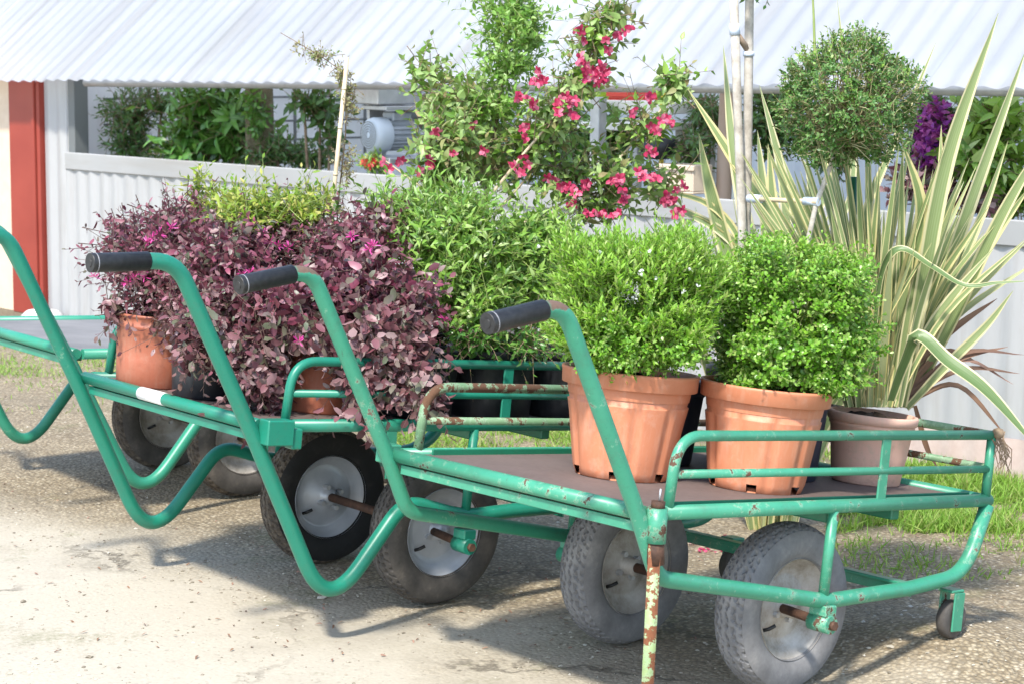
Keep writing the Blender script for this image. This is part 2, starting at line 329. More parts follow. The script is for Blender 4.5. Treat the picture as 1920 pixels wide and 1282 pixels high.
# leaf batches: every leaf a small folded, curled blade
TT = {'ov': ([0, .28, .62, 1], [.06, 1., .8, 0.]), 'lan': ([0, .3, .65, 1], [.1, .95, .62, 0.]), 'obl': ([0, .4, .8, 1], [.12, .8, 1., .15]), 'rnd': ([0, .32, .76, 1], [.12, 1., .82, 0.])}
def leaf_mesh(name, pos, d, nrm, L, W, mat, fold=.25, curl=.25, shape='ov', parent=None, inv=None):
    pos = np.asarray(pos, float); n_ = len(pos); d = nz(d); nrm = np.asarray(nrm, float)
    nrm = nz(nrm-d*np.sum(nrm*d, 1, keepdims=True)); sd = np.cross(d, nrm)
    L = np.broadcast_to(L, (n_,))[:, None]; W = np.broadcast_to(W, (n_,))[:, None]
    cu = curl*(.4+1.2*rng.random((n_, 1)))
    ts, ws = TT[shape]
    def p(t, s, wd): return pos+d*L*t-nrm*cu*L*t*t+sd*W*.5*s*wd+nrm*abs(s)*wd*W*fold*.5
    cols = [p(ts[0], 0, 0)]; uv = [(.5, 0)]
    for i in (1, 2):
        for s_ in (-1, 0, 1): cols.append(p(ts[i], s_, ws[i])); uv.append((.5+.5*s_, ts[i]))
    cols.append(p(ts[3], 0, 0)); uv.append((.5, 1))
    vs = np.stack(cols, 1).reshape(-1, 3)
    if inv is not None:
        vs = vs @ np.array(inv.to_3x3()).T+np.array(inv.translation)
    fc = [(0, 2, 1), (0, 3, 2), (1, 2, 5, 4), (2, 3, 6, 5), (4, 5, 7), (5, 6, 7)]
    lv = np.array(sum((list(q) for q in fc), [])); ls = np.cumsum([0]+[len(q) for q in fc[:-1]]); lt = np.array([len(q) for q in fc])
    me = bpy.data.meshes.new(name); me.vertices.add(n_*8); me.vertices.foreach_set('co', vs.ravel())
    LV = (lv[None]+8*np.arange(n_)[:, None]).ravel(); me.loops.add(len(LV)); me.loops.foreach_set('vertex_index', LV.astype(np.int32))
    me.polygons.add(n_*6); me.polygons.foreach_set('loop_start', (ls[None]+len(lv)*np.arange(n_)[:, None]).ravel().astype(np.int32))
    try: me.polygons.foreach_set('loop_total', np.tile(lt, n_).astype(np.int32))
    except Exception: pass
    u = me.uv_layers.new(name='UVMap'); u.data.foreach_set('uv', np.tile(np.array(uv)[lv], (n_, 1)).astype(np.float32).ravel())
    me.polygons.foreach_set('use_smooth', np.ones(n_*6, bool))
    me.materials.append(mat); me.update(calc_edges=True); me.validate()
    return link(name, me, parent)
def thin_tubes(name, lines, r, mat, parent=None, inv=None, seg=4, taper=.4):
    m = MB()
    for i, ln in enumerate(lines):
        rr = r[i] if isinstance(r, (list, tuple)) else r
        m.tube(ln, rr, seg, 0, 0, False, rr*taper)
    if inv is not None:
        A = np.array(inv.to_3x3()); t = np.array(inv.translation); m.v = [tuple(A @ np.array(v)+t) for v in m.v]
    return m.build(name, mat, parent)
def rdir(n_): return nz(rng.normal(size=(n_, 3)))
def shoots(blobs, per, slen, nleaf, L, W, boxy=1., up=.5, out=.7, droop=0., spread=.75, inner=.45, jit=.35, gap=.0):
    """leafy shoots growing out through a set of ellipsoids; blobs: (centre, radii, weight)"""
    P = []; D = []; Nn = []; LL = []; WW = []; ST = []
    for c, rad, wt in blobs:
        n_ = int(per*wt); q = rdir(n_); rr = inner+(1-inner)*rng.random(n_)**.7
        lob = 1+.16*np.sin(q[:, 0]*5+c[0]*9)*np.sin(q[:, 2]*6+c[2]*7)+.10*np.sin(q[:, 1]*11+q[:, 2]*9)
        qb = np.sign(q)*np.abs(q)**boxy
        base = np.asarray(c)+qb*np.asarray(rad)*(rr*lob)[:, None]
        dd = nz(q*out+V(0, 0, up-droop)+rng.normal(size=(n_, 3))*jit)
        sl = slen*(.5+rng.random(n_)); base = base-dd*(sl*.6)[:, None]
        for i in range(n_):
            kk = max(3, int(nleaf*(.6+.8*rng.random()))); a = rng.random()*6.28
            ax = dd[i]; s1 = nz(np.cross(ax, V(.3, .2, .9)+.1*rng.random(3))); s2 = np.cross(ax, s1)
            bend = rng.normal(size=3)*.18+V(0, 0, -.25*droop)
            tt = (np.arange(kk)+.6)/kk; th = a+np.arange(kk)*2.4
            pp = base[i]+ax*(sl[i]*tt)[:, None]+bend*(sl[i]*tt**2)[:, None]
            rad_ = np.cos(th)[:, None]*s1+np.sin(th)[:, None]*s2
            sp = spread*(1.15-.6*tt)[:, None]
            P.append(pp); D.append(ax*(1-sp*.6)+rad_*sp+V(0, 0, -droop*.5)); Nn.append(ax*.8-rad_*.4+V(0, 0, .35)+rng.normal(size=(kk, 3))*.25)
            f_ = (.6+.5*rng.random(kk))*(1.05-.35*tt); LL.append(L*f_); WW.append(W*f_)
            ST.append([base[i], base[i]+ax*sl[i]*.5+bend*sl[i]*.25, base[i]+ax*sl[i]+bend*sl[i]])
    return np.concatenate(P), np.concatenate(D), np.concatenate(Nn), np.concatenate(LL), np.concatenate(WW), ST
def foliage(parent, blobs, per, slen, nleaf, L, W, mat, root=None, stem_mat='stem', stem_r=.0016, nbranch=10, fold=.25, curl=.25, shape='ov', name='foliage', stems=True, **kw):
    bpy.context.view_layer.update(); inv = parent.matrix_world.inverted()
    P, D, Nn, LL, WW, ST = shoots(blobs, per, slen, nleaf, L, W, **kw)
    o = leaf_mesh(name, P, D, Nn, LL, WW, M[mat], fold, curl, shape, parent, inv)
    if stems:
        lines = ST; rs = [stem_r]*len(ST)
        if root is not None:
            for _ in range(nbranch):
                c, rad, wt = blobs[rng.integers(len(blobs))]
                e = np.asarray(c)+rdir(1)[0]*np.asarray(rad)*.75; r0 = root+rng.normal(size=3)*V(.02, .02, 0)
                m_ = r0*.5+e*.5+rng.normal(size=3)*.02+V(0, 0, .02); lines.append([r0, m_, e]); rs.append(stem_r*2.6)
        thin_tubes('stems', lines, rs, M[stem_mat], parent, inv)
    return o
def blob(u, v, y, ru, rv, rd, wt=1.): return (at(u, v, y), V(ru*y/F, rd, rv*y/F), wt)

# ------------------------------------------------------------------ carts
def cart_matrix(x, y, phi, tilt):
    ax = V(math.cos(phi), -math.sin(phi), 0); ln = V(math.sin(phi)*math.cos(tilt), math.cos(phi)*math.cos(tilt), -math.sin(tilt)); up = np.cross(ax, ln)
    m = Matrix.Identity(4)
    for i in range(3): m[i][0], m[i][1], m[i][2] = ax[i], ln[i], up[i]
    m[0][3], m[1][3], m[2][3] = x, y, .2
    return m
C1 = cart_matrix(.4634, 4.9489, .8379, .1138); C2 = cart_matrix(-.3728, 5.7287, .9042, .1003); C3 = cart_matrix(-1.0601, 7.0766, .9339, .0589)
def on(Mx, a, l, z): return np.array(Mx @ Vector((a, l, z)))
TR = .2
def tread(seed, dep=.0085):
    def f(x, th):
        zig = abs(((th*26/(2*PI)) % 1)-.5)*2
        g1 = ((x/.019+zig*.45+.5) % 1) < .17
        g2 = ((th*52/(2*PI)+abs(x)*18) % 1) < .16 and abs(x) > .014
        return -dep if (g1 or g2) else 0.
    return f
def wheel(parent, s, T, tyre, trd, rim, worn, cone, stemside=1):
    w_ = thing('wheel', None, None); w_.parent = parent; w_.location = (s*T/2, 0, 0)
    m = MB(); tf = tread(s); seg = 156
    half = [(.118, .036), (.122, .041), (.135, .0475), (.150, .0505), (.165, .050), (.178, .0465), (.186, .0425)]
    m.lathe([(r, -h) for r, h in half], 72, 'X', mi=0); m.lathe([(r, h) for r, h in half[::-1]], 72, 'X', mi=0)
    # small side lugs around the shoulder
    xs = np.linspace(-.0425, .0425, 21); prof = [(TR-.014*(abs(x)/.0425)**2.4, x) for x in xs]
    def fn(i, th, r, h):
        d_ = tf(h, th)*(worn) if 0 < i < 20 else (-.002 if ((th*52/(2*PI)) % 1) < .2 else 0)
        return r+d_, h
    m.lathe(prof, seg, 'X', mi=1, fn=fn, sm=False)
    m.build('tyre', [tyre, trd], w_)
    m = MB()
    p = [(.1205, .043), (.1215, .040), (.1215, .034), (.117, .033), (.115, .022), (.106, .019), (.103, .012), (.097, .012), (.094, .006), (.088, .005)]
    p += [(.07, .012), (.05, .022), (.035, .030), (.024, .036)] if cone else [(.08, -.002), (.074, .0), (.05, .004), (.03, .006), (.022, .007)]
    p += [(.022, .045 if cone else .04), (.0, .045 if cone else .04)]
    m.lathe(p, 64, 'X')
    q = [(.0, -.02), (.03, -.02), (.09, -.01), (.10, -.022), (.115, -.026), (.1215, -.034), (.1215, -.040), (.1205, -.043)]
    m.lathe(q, 64, 'X')
    rm = m.build('rim', rim, w_)
    for j in range(4):
        th = j*PI/2+.5; hi_, lo_ = (.052, .028) if cone else (.017, .0)
        MB().lathe([(0, hi_), (.0075, hi_), (.0075, lo_), (.0, lo_)], 6, 'X', (0, .034*math.cos(th), .034*math.sin(th)), sm=False).build('wheel_nut', M['galv'], w_)
    m = MB(); th = 3.75; m.tube([(.012, .088*math.cos(th), .088*math.sin(th)), (.022, .08*math.cos(th), .08*math.sin(th)), (.03, .064*math.cos(th), .064*math.sin(th))], .0045, 8, 0, 0)
    m.build('valve', M['grip'], w_)
    return w_
def grip(parent, p0, p1, r):
    d_ = nz(np.asarray(p1)-np.asarray(p0)); p0 = np.asarray(p0); m = MB()
    m.tube([p0, p0+d_*.004, p1], r, 20); m.tube([p0+d_*.012, p0+d_*.0145], r+.0006, 20, mi=1)
    for q in range(5):
        a = p0+d_*(.02+.004*q)
    m.tube([p0-d_*.0015, p0+d_*.002], r*.45, 12)
    return m.build('grip', [M['grip'], M['gring']], parent)
def cart(name, label, Mx, W, T, l1, l2, hd, g, uleg, mats, tyre, trd, rim, worn, deckmat, caster_drop, rail_mats, cones, guards=True):
    c = thing(name, label, 'cart', Mx, 'green hand carts in the yard'); ht = W/2; r = .0165
    gm, gd = mats
    # deck frame
    m = MB(); m.tube([(-ht, -l1, hd), (ht, -l1, hd)], r, 16); m.build('crossbar', gm, c)
    m = MB(); m.tube([(-ht, l2, hd), (ht, l2, hd)], r*.95, 16); m.build('end_bar', gm, c)
    for s in (-1, 1):
        m = MB(); m.tube([(s*ht, -l1+.02, hd), (s*ht, l2+.012, hd)], r*.97, 16); m.box((s*(ht-.022), (l2-l1)/2, hd-.0155), (.03, l1+l2-.03, .004)); m.build('side_rail', gm, c)
    if not uleg:
        for s in (-1, 1): MB().box((s*(ht-.03), (l2-l1)/2+.03, hd+.008), (.006, l1+l2-.12, .018)).build('edge_angle', M['green_dark'], c)
    m = MB(); m.box((0, (l2-l1)/2, hd-.004), (W-.03, l1+l2-.03, .014)); m.build('deck', deckmat, c)
    m = MB(); m.box((0, -l1+.016, hd-.022), (W-.05, .03, .004)); m.box((0, -l1+.004, hd-.031), (W-.05, .004, .022)); m.build('angle_bar', gm, c)
    for l_ in (-.02, .22):
        m = MB(); m.box((0, l_, hd-.028), (W-.04, .03, .028)); m.build('cross_member', gd, c)
    # handle tubes, one bent tube a side, running down to the axle and up to the far corner
    for s in (-1, 1):
        X = s*(ht+.002)
        if uleg: pts = [(-1.17, .682), (-.955, .698), (-.70, .27), (-.455, -.165), (-.245, .118), (-.05, .07), (.10, .082), (.435, .095), (.535, .15), (l2+.0, hd-.012)]; fil = [0, .10, .6, .10, .09, .3, .3, .15, .12, 0]
        else: pts = [(-1.135, .640), (-.945, .682), (-.676, .26), (-.60, .125), (-.035, .045), (.267, .058), (.49, .082), (l2+.005, hd-.012)]; fil = [0, .075, .3, .07, .25, .3, .13, 0]
        t = MB().tube([(X, a, b) for a, b in pts], .0195 if uleg else .0178, 18, fil).build('handle_tube', gm if uleg else M['green_handle'], c)
        p0 = V(X, *pts[0]); p1 = V(X, *pts[1]); dd = nz(p1-p0)
        grip(t, p0-dd*.004, p0+dd*.142, .0222 if uleg else .0212)
        # axle strut and bracket
        b0 = -.04
        MB().tube([(X, b0, hd-.01), (X, b0-.006, .07 if uleg else .05)], .0125, 12).build('strut', gm, c)
        m = MB(); m.tube([(s*(ht-.025), 0-.045, -.004), (s*(ht+.034), -.045, -.004)], .021, 14, cap=True); m.box((X, -.042, .026), (.05, .04, .026)); m.tube([(s*(ht+.032), -.045, -.004), (s*(ht+.045), -.045, -.004)], .011, 6, mi=1)
        m.build('axle_bracket', [gm, M['rust']], c)
        wheel(c, s, T, tyre[0 if s < 0 else 1], trd[0 if s < 0 else 1], rim, worn, cones[0 if s < 0 else 1])
        # side guard rail
        if not guards: continue
        gm_r = rail_mats[0 if s < 0 else 1]
        m = MB(); top = hd+g; f0 = -l1+.07
        m.tube([(s*ht, f0, hd+.005), (s*ht, f0+.012, top), (s*ht, l2, top)], .0118, 14, [0, .075, 0])
        m.tube([(s*ht, l2-.002, hd+.01), (s*ht, l2-.002, top-.004)], .0118, 12)
        gr = m.build('guard_rail', gm_r, c)
        MB().tube([(s*ht, f0+.012, hd+g*.5), (s*ht, l2, hd+g*.48)], .0095, 12).build('mid_rail', gm if s > 0 else gm_r, gr)
        m = MB(); m.box((s*(ht+.004), .125 if not uleg else .056, hd+g/2), (.006, .032, g+.012)); m.build('rail_post', gm, gr)
    # end guard
    if guards:
        m = MB(); m.tube([(-ht, l2, hd+g), (ht, l2, hd+g)], .0105, 12); er = m.build('end_rail', rail_mats[2], c)
        MB().tube([(-ht, l2, hd+g*.5), (ht, l2, hd+g*.5)], .009, 12).build('mid_rail', rail_mats[2], er)
    MB().tube([(-T/2-.03, 0, 0), (T/2+.03, 0, 0)], .0125, 12).tube([(-ht-.03, -.045, -.004), (-T/2-.02, -.02, 0)], .011, 10).tube([(ht+.03, -.045, -.004), (T/2+.02, -.02, 0)], .011, 10).build('axle', M['rust'], c)
    zb = .066 if not uleg else .088
    MB().box((0, .30, zb-.004), (W-.02, .034, .008)).box((0, .30, zb-.018), (W-.02, .006, .028)).build('brace', gm, c)
    for s in (-1, 1):
        cs = thing('caster', None, None); cs.parent = c; cs.location = (s*(ht-.012)+(.085 if s < 0 and not uleg else 0), .462, zb-.018)
        dz = caster_drop
        m = MB(); m.box((0, 0, -.006), (.045, .05, .008))
        for e in (-1, 1): m.box((e*.021, .008, -.01-(dz-.03)/2), (.005, .04, dz-.03))
        m.build('fork', gm, cs)
        m = MB(); rr = .047; zc = -(dz-rr)
        m.lathe([(.0, -.015), (.03, -.015), (.042, -.014), (rr, -.009), (rr, .009), (.042, .014), (.03, .015), (0, .015)], 28, 'X', (0, .012, zc)); m.build('caster_wheel', M['tyre_dusty'], cs)
    return c
gO, gN, gMd = M['green_old'], M['green_new'], M['green_mid']
c1 = cart('hand_cart', 'weathered green flatbed cart in front, holding two clipped shrubs in bright orange pots', C1, .8217, .5173, .6567, .5478, .2625, .1615, False, (gO, M['green_dark']),
          (M['tyre_grey'], M['tyre_grey']), (M['tyre_grey'], M['tyre_grey']), M['rim_dirty'], .8, M['deck'], .125, (M['rusty_rail'], gO, M['rusty_rail']), (False, False))
ht = .8217/2
pl = MB(); px, py = ht+.022, -.640
pl.tube([(px, py, .225), (px+.0, py+.034, -.275)], .018, 4, taper=.018); leg = pl.build('prop_leg', M['rusty_pole'], c1)
pl = MB(); pl.tube([(px, py, .278), (px, py+.003, .205)], .0215, 16); pl.build('leg_sleeve', M['green_old'], leg)
MB().tube([(px+.002, py, .293), (px+.003, py, .318)], .0022, 6).build('split_pin', M['galv'], leg)
pl = MB(); pl.tube([(px, py+.003, .207), (px, py+.01, .16)], .0185, 14); pl.build('leg_collar', M['rust'], leg)
pl = MB(); pl.tube([(px, py, .276), (px, py, .292)], .015, 12); pl.build('leg_bolt', M['rust'], leg)
MB().box((-ht-.028, -.652, .262), (.05, .04, .046)).build('corner_block', gO, c1)
W2 = .917; h2 = W2/2
c2 = cart('hand_cart', 'green cart with round grips in the middle, loaded with purple leaved and green shrubs', C2, W2, .5538, .692, .548, .3116, .1579, True, (gN, M['green_dark']),
          (M['tyre_black'], M['tyre_dusty']), (M['tread_mud'], M['tyre_dusty']), M['rim_silver'], 1., M['deck'], .225, (gN, gN, gN), (True, False))
MB().box((h2+.03, -.662, .300), (.045, .075, .062)).box((h2+.03, -.612, .285), (.035, .03, .05)).build('corner_block', gN, c2)
MB().tube([(-.135, -.692, .3116), (-.005, -.692, .3116)], .0171, 18).build('tape_mark', M['white_paint'], c2)
c3 = cart('hand_cart', 'empty green cart farthest left, partly hidden behind the purple shrubs', C3, W2, .5538, .692, .548, .3116, .1579, True, (gMd, M['green_dark']),
          (M['tyre_dusty'], M['tyre_dusty']), (M['tread_mud'], M['tread_mud']), M['rim_dirty'], .9, M['deck_grey'], .225, (gMd, gMd, gMd), (False, False), False)

# ------------------------------------------------------------------ pots
def pot(parent, rb, rt, h, mat, style='plain', soil=True):
    lip = h*.86; lt = .007
    if style == 'nursery':
        q = lambda f_: rb+(rt-.011-rb)*f_
        prof = [(rb-.02, .010), (rb-.004, .0), (rb, .002), (q(.08), .021), (q(.3), h*.28), (q(.6), h*.55), (q(.78), h*.685), (q(.79), h*.695), (q(.8), h*.70), (q(.97), h*.835), (q(1.)+.001, h*.842), (rt+.001, h*.845), (rt+.0025, h*.85), (rt+.0045, h-.008), (rt+.006, h-.005), (rt+.005, h), (rt-.003, h), (rt-.006, h-.006), (rt-.014, h*.75)]
        def fn(i, th, r, hh):
            if 3 <= i <= 7:
                ph = (th*10/(2*PI)) % 1; r = r+(.0046 if .1 < ph < .9 else 0)
            return r, hh
        sk = lambda i, j: i in (1, 2) and (j % 20) < 4
        m = MB().lathe(prof, 120, fn=fn, skip=sk)
    else:
        prof = [(rb-.03, .004), (rb-.004, .0), (rb, .004), (rb+(rt-rb)*.4, h*.4), (rb+(rt-rb)*.8, h*.8), (rb+(rt-rb)*.8+.003, h*.815), (rb+(rt-rb)*.83+.003, h*.85), (rb+(rt-rb)*.85, h*.865)]
        prof += [(rt, h*.96), (rt+.004, h*.965), (rt+.004, h), (rt-.002, h), (rt-.004, h*.9), (rt-.01, h*.6)] if style == 'plain' else [(rt-.002, h*.87), (rt+.004, h*.875), (rt+.006, h-.004), (rt+.003, h), (rt-.004, h), (rt-.008, h*.9), (rt-.012, h*.6)]
        m = MB().lathe(prof, 56)
    m.lathe([(0, .02), (rb-.012, .02)], 40)
    m.build('pot', mat, parent)
    if soil:
        zs = h*.9; m = MB(); rs = rt-.006
        def fs(i, th, r, hh): return r, hh+.006*math.sin(th*5+i*2)+.004*math.sin(th*9+i)
        m.lathe([(0.001, zs+.012), (rs*.3, zs+.01), (rs*.6, zs+.006), (rs*.85, zs), (rs, zs-.004)], 32, fn=fs); m.build('soil', M['soil'], parent)
def potmat(Mx, a, l, hd, rx=0., ry=0.): return Mx @ Matrix.Translation((a, l, hd+.0035)) @ Matrix.Rotation(rx, 4, 'X') @ Matrix.Rotation(ry, 4, 'Y')
HD1, HD2 = .2625, .3116
def tuft_flower(name, p, r, n_, mat, parent, axis=None, Lw=(.5, .22)):
    d_ = rdir(n_)
    if axis is not None: d_ = nz(d_*.75+axis)
    bpy.context.view_layer.update()
    return leaf_mesh(name, np.repeat(np.asarray(p)[None], n_, 0)+d_*r*.1, d_, rng.normal(size=(n_, 3)), r*(.8+.4*rng.random(n_)), r*Lw[1], mat, .1, .3, 'obl', parent, parent.matrix_world.inverted())

# front cart: two box shrubs in bright orange nursery pots
t = thing('potted_shrub', 'clipped shrub of fine upright leaves in an orange pot, left of the pair', 'potted plant', potmat(C1, -.03, -.282, HD1, 0, .0), 'clipped shrubs in orange pots')
pot(t, .108, .156, .25, M['pot_orange'], 'nursery')
foliage(t, [blob(1190, 556, 4.77, 152, 114, .175, 1.)], 3400, .06, 11, .025, .0088, 'leaf_lime', at(1185, 690, 4.77), 'stem_green', up=.85, out=.75, spread=.5, inner=.55, jit=.22, boxy=.62, shape='lan', nbranch=18, stem_r=.001)
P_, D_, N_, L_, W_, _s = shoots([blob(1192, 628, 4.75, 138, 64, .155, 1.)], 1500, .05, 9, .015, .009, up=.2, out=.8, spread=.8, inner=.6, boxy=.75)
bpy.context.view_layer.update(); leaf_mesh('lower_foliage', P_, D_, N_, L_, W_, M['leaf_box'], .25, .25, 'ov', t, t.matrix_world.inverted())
for j in range(12):
    q = at(1190+rng.normal()*70, 500+rng.normal()*35, 4.77)+V(0, -.15, .0); tuft_flower('flower', q, .007, 5, M['white_paint'], t, V(0, -.5, .6), (.5, .7))
t = thing('potted_shrub', 'clipped box shrub of small glossy leaves in an orange pot, right of the pair', 'potted plant', potmat(C1, .170, -.035, HD1, 0, .02), 'clipped shrubs in orange pots')
pot(t, .108, .150, .245, M['pot_orange'], 'nursery')
foliage(t, [blob(1492, 586, 4.87, 148, 122, .18, 1.), blob(1475, 672, 4.85, 122, 56, .155, .4)], 2200, .052, 13, .0165, .0105, 'leaf_box', at(1450, 730, 4.87), 'stem_green', up=.45, out=.85, spread=.8, inner=.6, jit=.26, boxy=.64, shape='obl', nbranch=18, stem_r=.001)
P_, D_, N_, L_, W_, _s = shoots([blob(1488, 570, 4.87, 138, 124, .17, 1.)], 520, .05, 9, .017, .010, up=.9, out=.6, spread=.65, inner=.8, boxy=.75)
bpy.context.view_layer.update(); leaf_mesh('young_foliage', P_, D_, N_, L_, W_, M['leaf_lime'], .25, .25, 'obl', t, t.matrix_world.inverted())

# flax in the pale pot
def blade_mesh(name, blades, mat, parent):
    vs = []; fs = []; uvs = []
    for pts, wd, face in blades:
        P = [np.asarray(p, float) for p in pts]; n0 = len(P); Q = []
        E = [2*P[0]-P[1]]+P+[2*P[-1]-P[-2]]
        for i in range(n0-1):
            a, b, c_, d_ = E[i:i+4]
            for j in range(6):
                x = j/6; Q.append(.5*((2*b)+(-a+c_)*x+(2*a-5*b+4*c_-d_)*x*x+(-a+3*b-3*c_+d_)*x**3))
        Q.append(P[-1]); Q = np.array(Q); n_ = len(Q); T = np.gradient(Q, axis=0); T = nz(T)
        cl = np.concatenate([[0], np.cumsum(np.linalg.norm(np.diff(Q, axis=0), axis=1))]); cl /= cl[-1]
        o = len(vs)
        for i in range(n_):
            sd = nz(np.cross(T[i], face)); nr = np.cross(sd, T[i]); s_ = cl[i]
            wv = wd*(.62+.38*math.sin(min(1, s_/.5)*PI/2))*(1-max(0, (s_-.5)/.5)**1.9)+.0008
            for kx in (-1, -.55, 0, .55, 1):
                vs.append(Q[i]+sd*wv*.5*kx+nr*wv*.22*abs(kx)); uvs.append((.5+.5*kx, s_*4))
        for i in range(n_-1):
            for j in range(4): fs.append((o+i*5+j, o+i*5+j+1, o+i*5+6+j, o+i*5+5+j))
    bpy.context.view_layer.update(); inv = parent.matrix_world.inverted(); A = np.array(inv.to_3x3()); tt = np.array(inv.translation)
    vs = np.array(vs) @ A.T+tt
    me = bpy.data.meshes.new(name); me.from_pydata([tuple(x) for x in vs], [], fs); u = me.uv_layers.new(name='UVMap')
    li = np.zeros(len(me.loops), np.int32); me.loops.foreach_get('vertex_index', li); u.data.foreach_set('uv', np.array(uvs, np.float32)[li].ravel())
    me.polygons.foreach_set('use_smooth', np.ones(len(me.polygons), bool)); me.materials.append(mat); me.update()
    return link(name, me, parent)
def bl(path, wpx, y0, y1=None, face=None):
    y1 = y0 if y1 is None else y1; n_ = len(path)
    return ([at(u, v, y0+(y1-y0)*i/(n_-1)) for i, (u, v) in enumerate(path)], wpx*y0/F, face if face is not None else nz(V(rng.normal()*.25, -1, .25)))
t = thing('flax_plant', 'striped cream and green flax with sword leaves in pale terracotta pot at the right', 'potted plant', potmat(C1, .13, .43, HD1, 0, .02), 'striped flax plants')
pot(t, .086, .108, .175, M['pot_pale'], 'collar')
B = [bl([(1690, 760), (1725, 560), (1775, 300), (1872, 25)], 32, 5.2, 5.0), bl([(1700, 760), (1745, 600), (1815, 390), (1925, 90)], 27, 5.3, 5.2), bl([(1705, 760), (1790, 590), (1880, 400), (1990, 215)], 24, 5.3, 5.1),
     bl([(1675, 760), (1690, 560), (1725, 400), (1690, 262)], 35, 5.2, 5.05), 
     
     bl([(1640, 760), (1560, 580), (1440, 400), (1290, 168)], 32, 5.35, 5.6), bl([(1630, 760), (1530, 600), (1420, 470), (1378, 300), (1356, 85)], 26, 5.4, 5.6),
     bl([(1690, 760), (1760, 640), (1840, 480), (1935, 345)], 27, 5.3, 5.2), bl([(1700, 765), (1770, 690), (1850, 610), (1900, 545)], 18, 5.25, 5.15),
     bl([(1660, 760), (1650, 600), (1625, 440), (1640, 330)], 40, 5.25), bl([(1650, 760), (1620, 600), (1590, 470), (1540, 330)], 30, 5.3, 5.35), bl([(1680, 760), (1735, 520), (1760, 390), (1765, 235)], 21, 5.35, 5.45),
     bl([(1690, 760), (1770, 560), (1840, 400), (1890, 265)], 24, 5.4, 5.5)]
for j in range(180):
    a = rng.uniform(-1, 1); ln = rng.uniform(.28, .6) if j < 62 else rng.uniform(.42, .75); ubase = 1640+a*48+rng.normal()*6; yb = 5.22+rng.uniform(-.06, .1)
    sp = a*.34+rng.normal()*.12; lean = rng.uniform(-.25, .3); b0 = at(ubase, 762, yb)
    dv = nz(V(sp, lean, 1)); p1 = b0+dv*ln*.5; dv2 = nz(dv+V(sp*.5, lean*.3, -.22*rng.random())); p2 = p1+dv2*ln*.5
    B.append(([b0, p1, p2], rng.uniform(.010, .028), nz(V(rng.normal()*.6, -1, .2))))
blade_mesh('blades', B, M['flax'], t)
blade_mesh('bent_blade', [bl([(1640, 700), (1640, 600), (1655, 500), (1690, 468), (1745, 500), (1808, 536), (1870, 531), (1935, 527)], 14, 5.15, 5.0, nz(V(.5, -.75, .5)))], M['flax_bent'], t); blade_mesh('bent_blade', [bl([(1668, 750), (1692, 680), (1720, 632), (1775, 678), (1850, 735), (1950, 845)], 31, 5.1, 4.9, nz(V(.5, -1, .5)))], M['flax_bent'], t)
DD = []
for (u0, v0, u1, v1, sag) in [(1700, 745, 1912, 700, 30), (1700, 750, 1900, 720, 60), (1690, 740, 1920, 665, 40), (1700, 740, 1890, 650, 20), (1705, 750, 1820, 660, 10), (1715, 760, 1760, 880, -20), (1690, 740, 1850, 690, 55), (1700, 700, 1870, 560, 10), (1695, 735, 1800, 605, 5), (1705, 752, 1885, 815, 60)]:
    DD.append(bl([(u0, v0), ((u0+u1)/2, (v0+v1)/2-sag), (u1, v1)], rng.uniform(8, 14), 5.25, 5.3, nz(V(rng.normal()*.3, -.7, .7))))
blade_mesh('dead_blades', DD, M['dead'], t)
# second flax on the ground between cart and wall
gp = V(.82, 6.45, 0)
t = thing('flax_plant', 'striped flax growing behind the staked trunk and the ball topiary', 'potted plant', Matrix.Translation(gp), 'striped flax plants')
B = []
for path, wp in [([(1455, 640), (1440, 500), (1430, 380), (1420, 245)], 30), ([(1470, 640), (1475, 480), (1466, 330), (1424, 160)], 20), ([(1480, 640), (1500, 460), (1540, 380), (1560, 330)], 30), ([(1440, 640), (1395, 470), (1330, 385), (1210, 352)], 15), ([(1440, 640), (1385, 480), (1320, 415), (1255, 402)], 12), ([(1430, 640), (1400, 500), (1345, 430), (1225, 372), (1180, 345)], 18),
                 ([(1440, 640), (1450, 450), (1445, 330), (1440, 270)], 26), ([(1490, 640), (1510, 480), (1520, 350), (1500, 290)], 28), ([(1500, 640), (1560, 450), (1600, 320), (1570, 0), ], 12), ([(1420, 640), (1370, 500), (1330, 350), (1310, 250)], 30), ([(1500, 640), (1590, 470), (1650, 330), (1755, 80)], 14)]:
    B.append(bl(path, wp, 6.2, 6.2))
for j in range(56):
    a = rng.uniform(-1, 1); b0 = gp+V(a*.07, rng.uniform(-.04, .04), .0); ln = rng.uniform(.6, 1.12); dv = nz(V(a*.24+rng.normal()*.09, rng.uniform(-.2, .2), 1)); p1 = b0+dv*ln*.55; p2 = p1+nz(dv+V(a*.4+rng.normal()*.22, rng.normal()*.2, -.5*rng.random()**2))*ln*.45
    B.append(([b0, p1, p2], rng.uniform(.012, .036), nz(V(rng.normal()*.6, -1, .2))))
blade_mesh('blades', B, M['flax'], t)

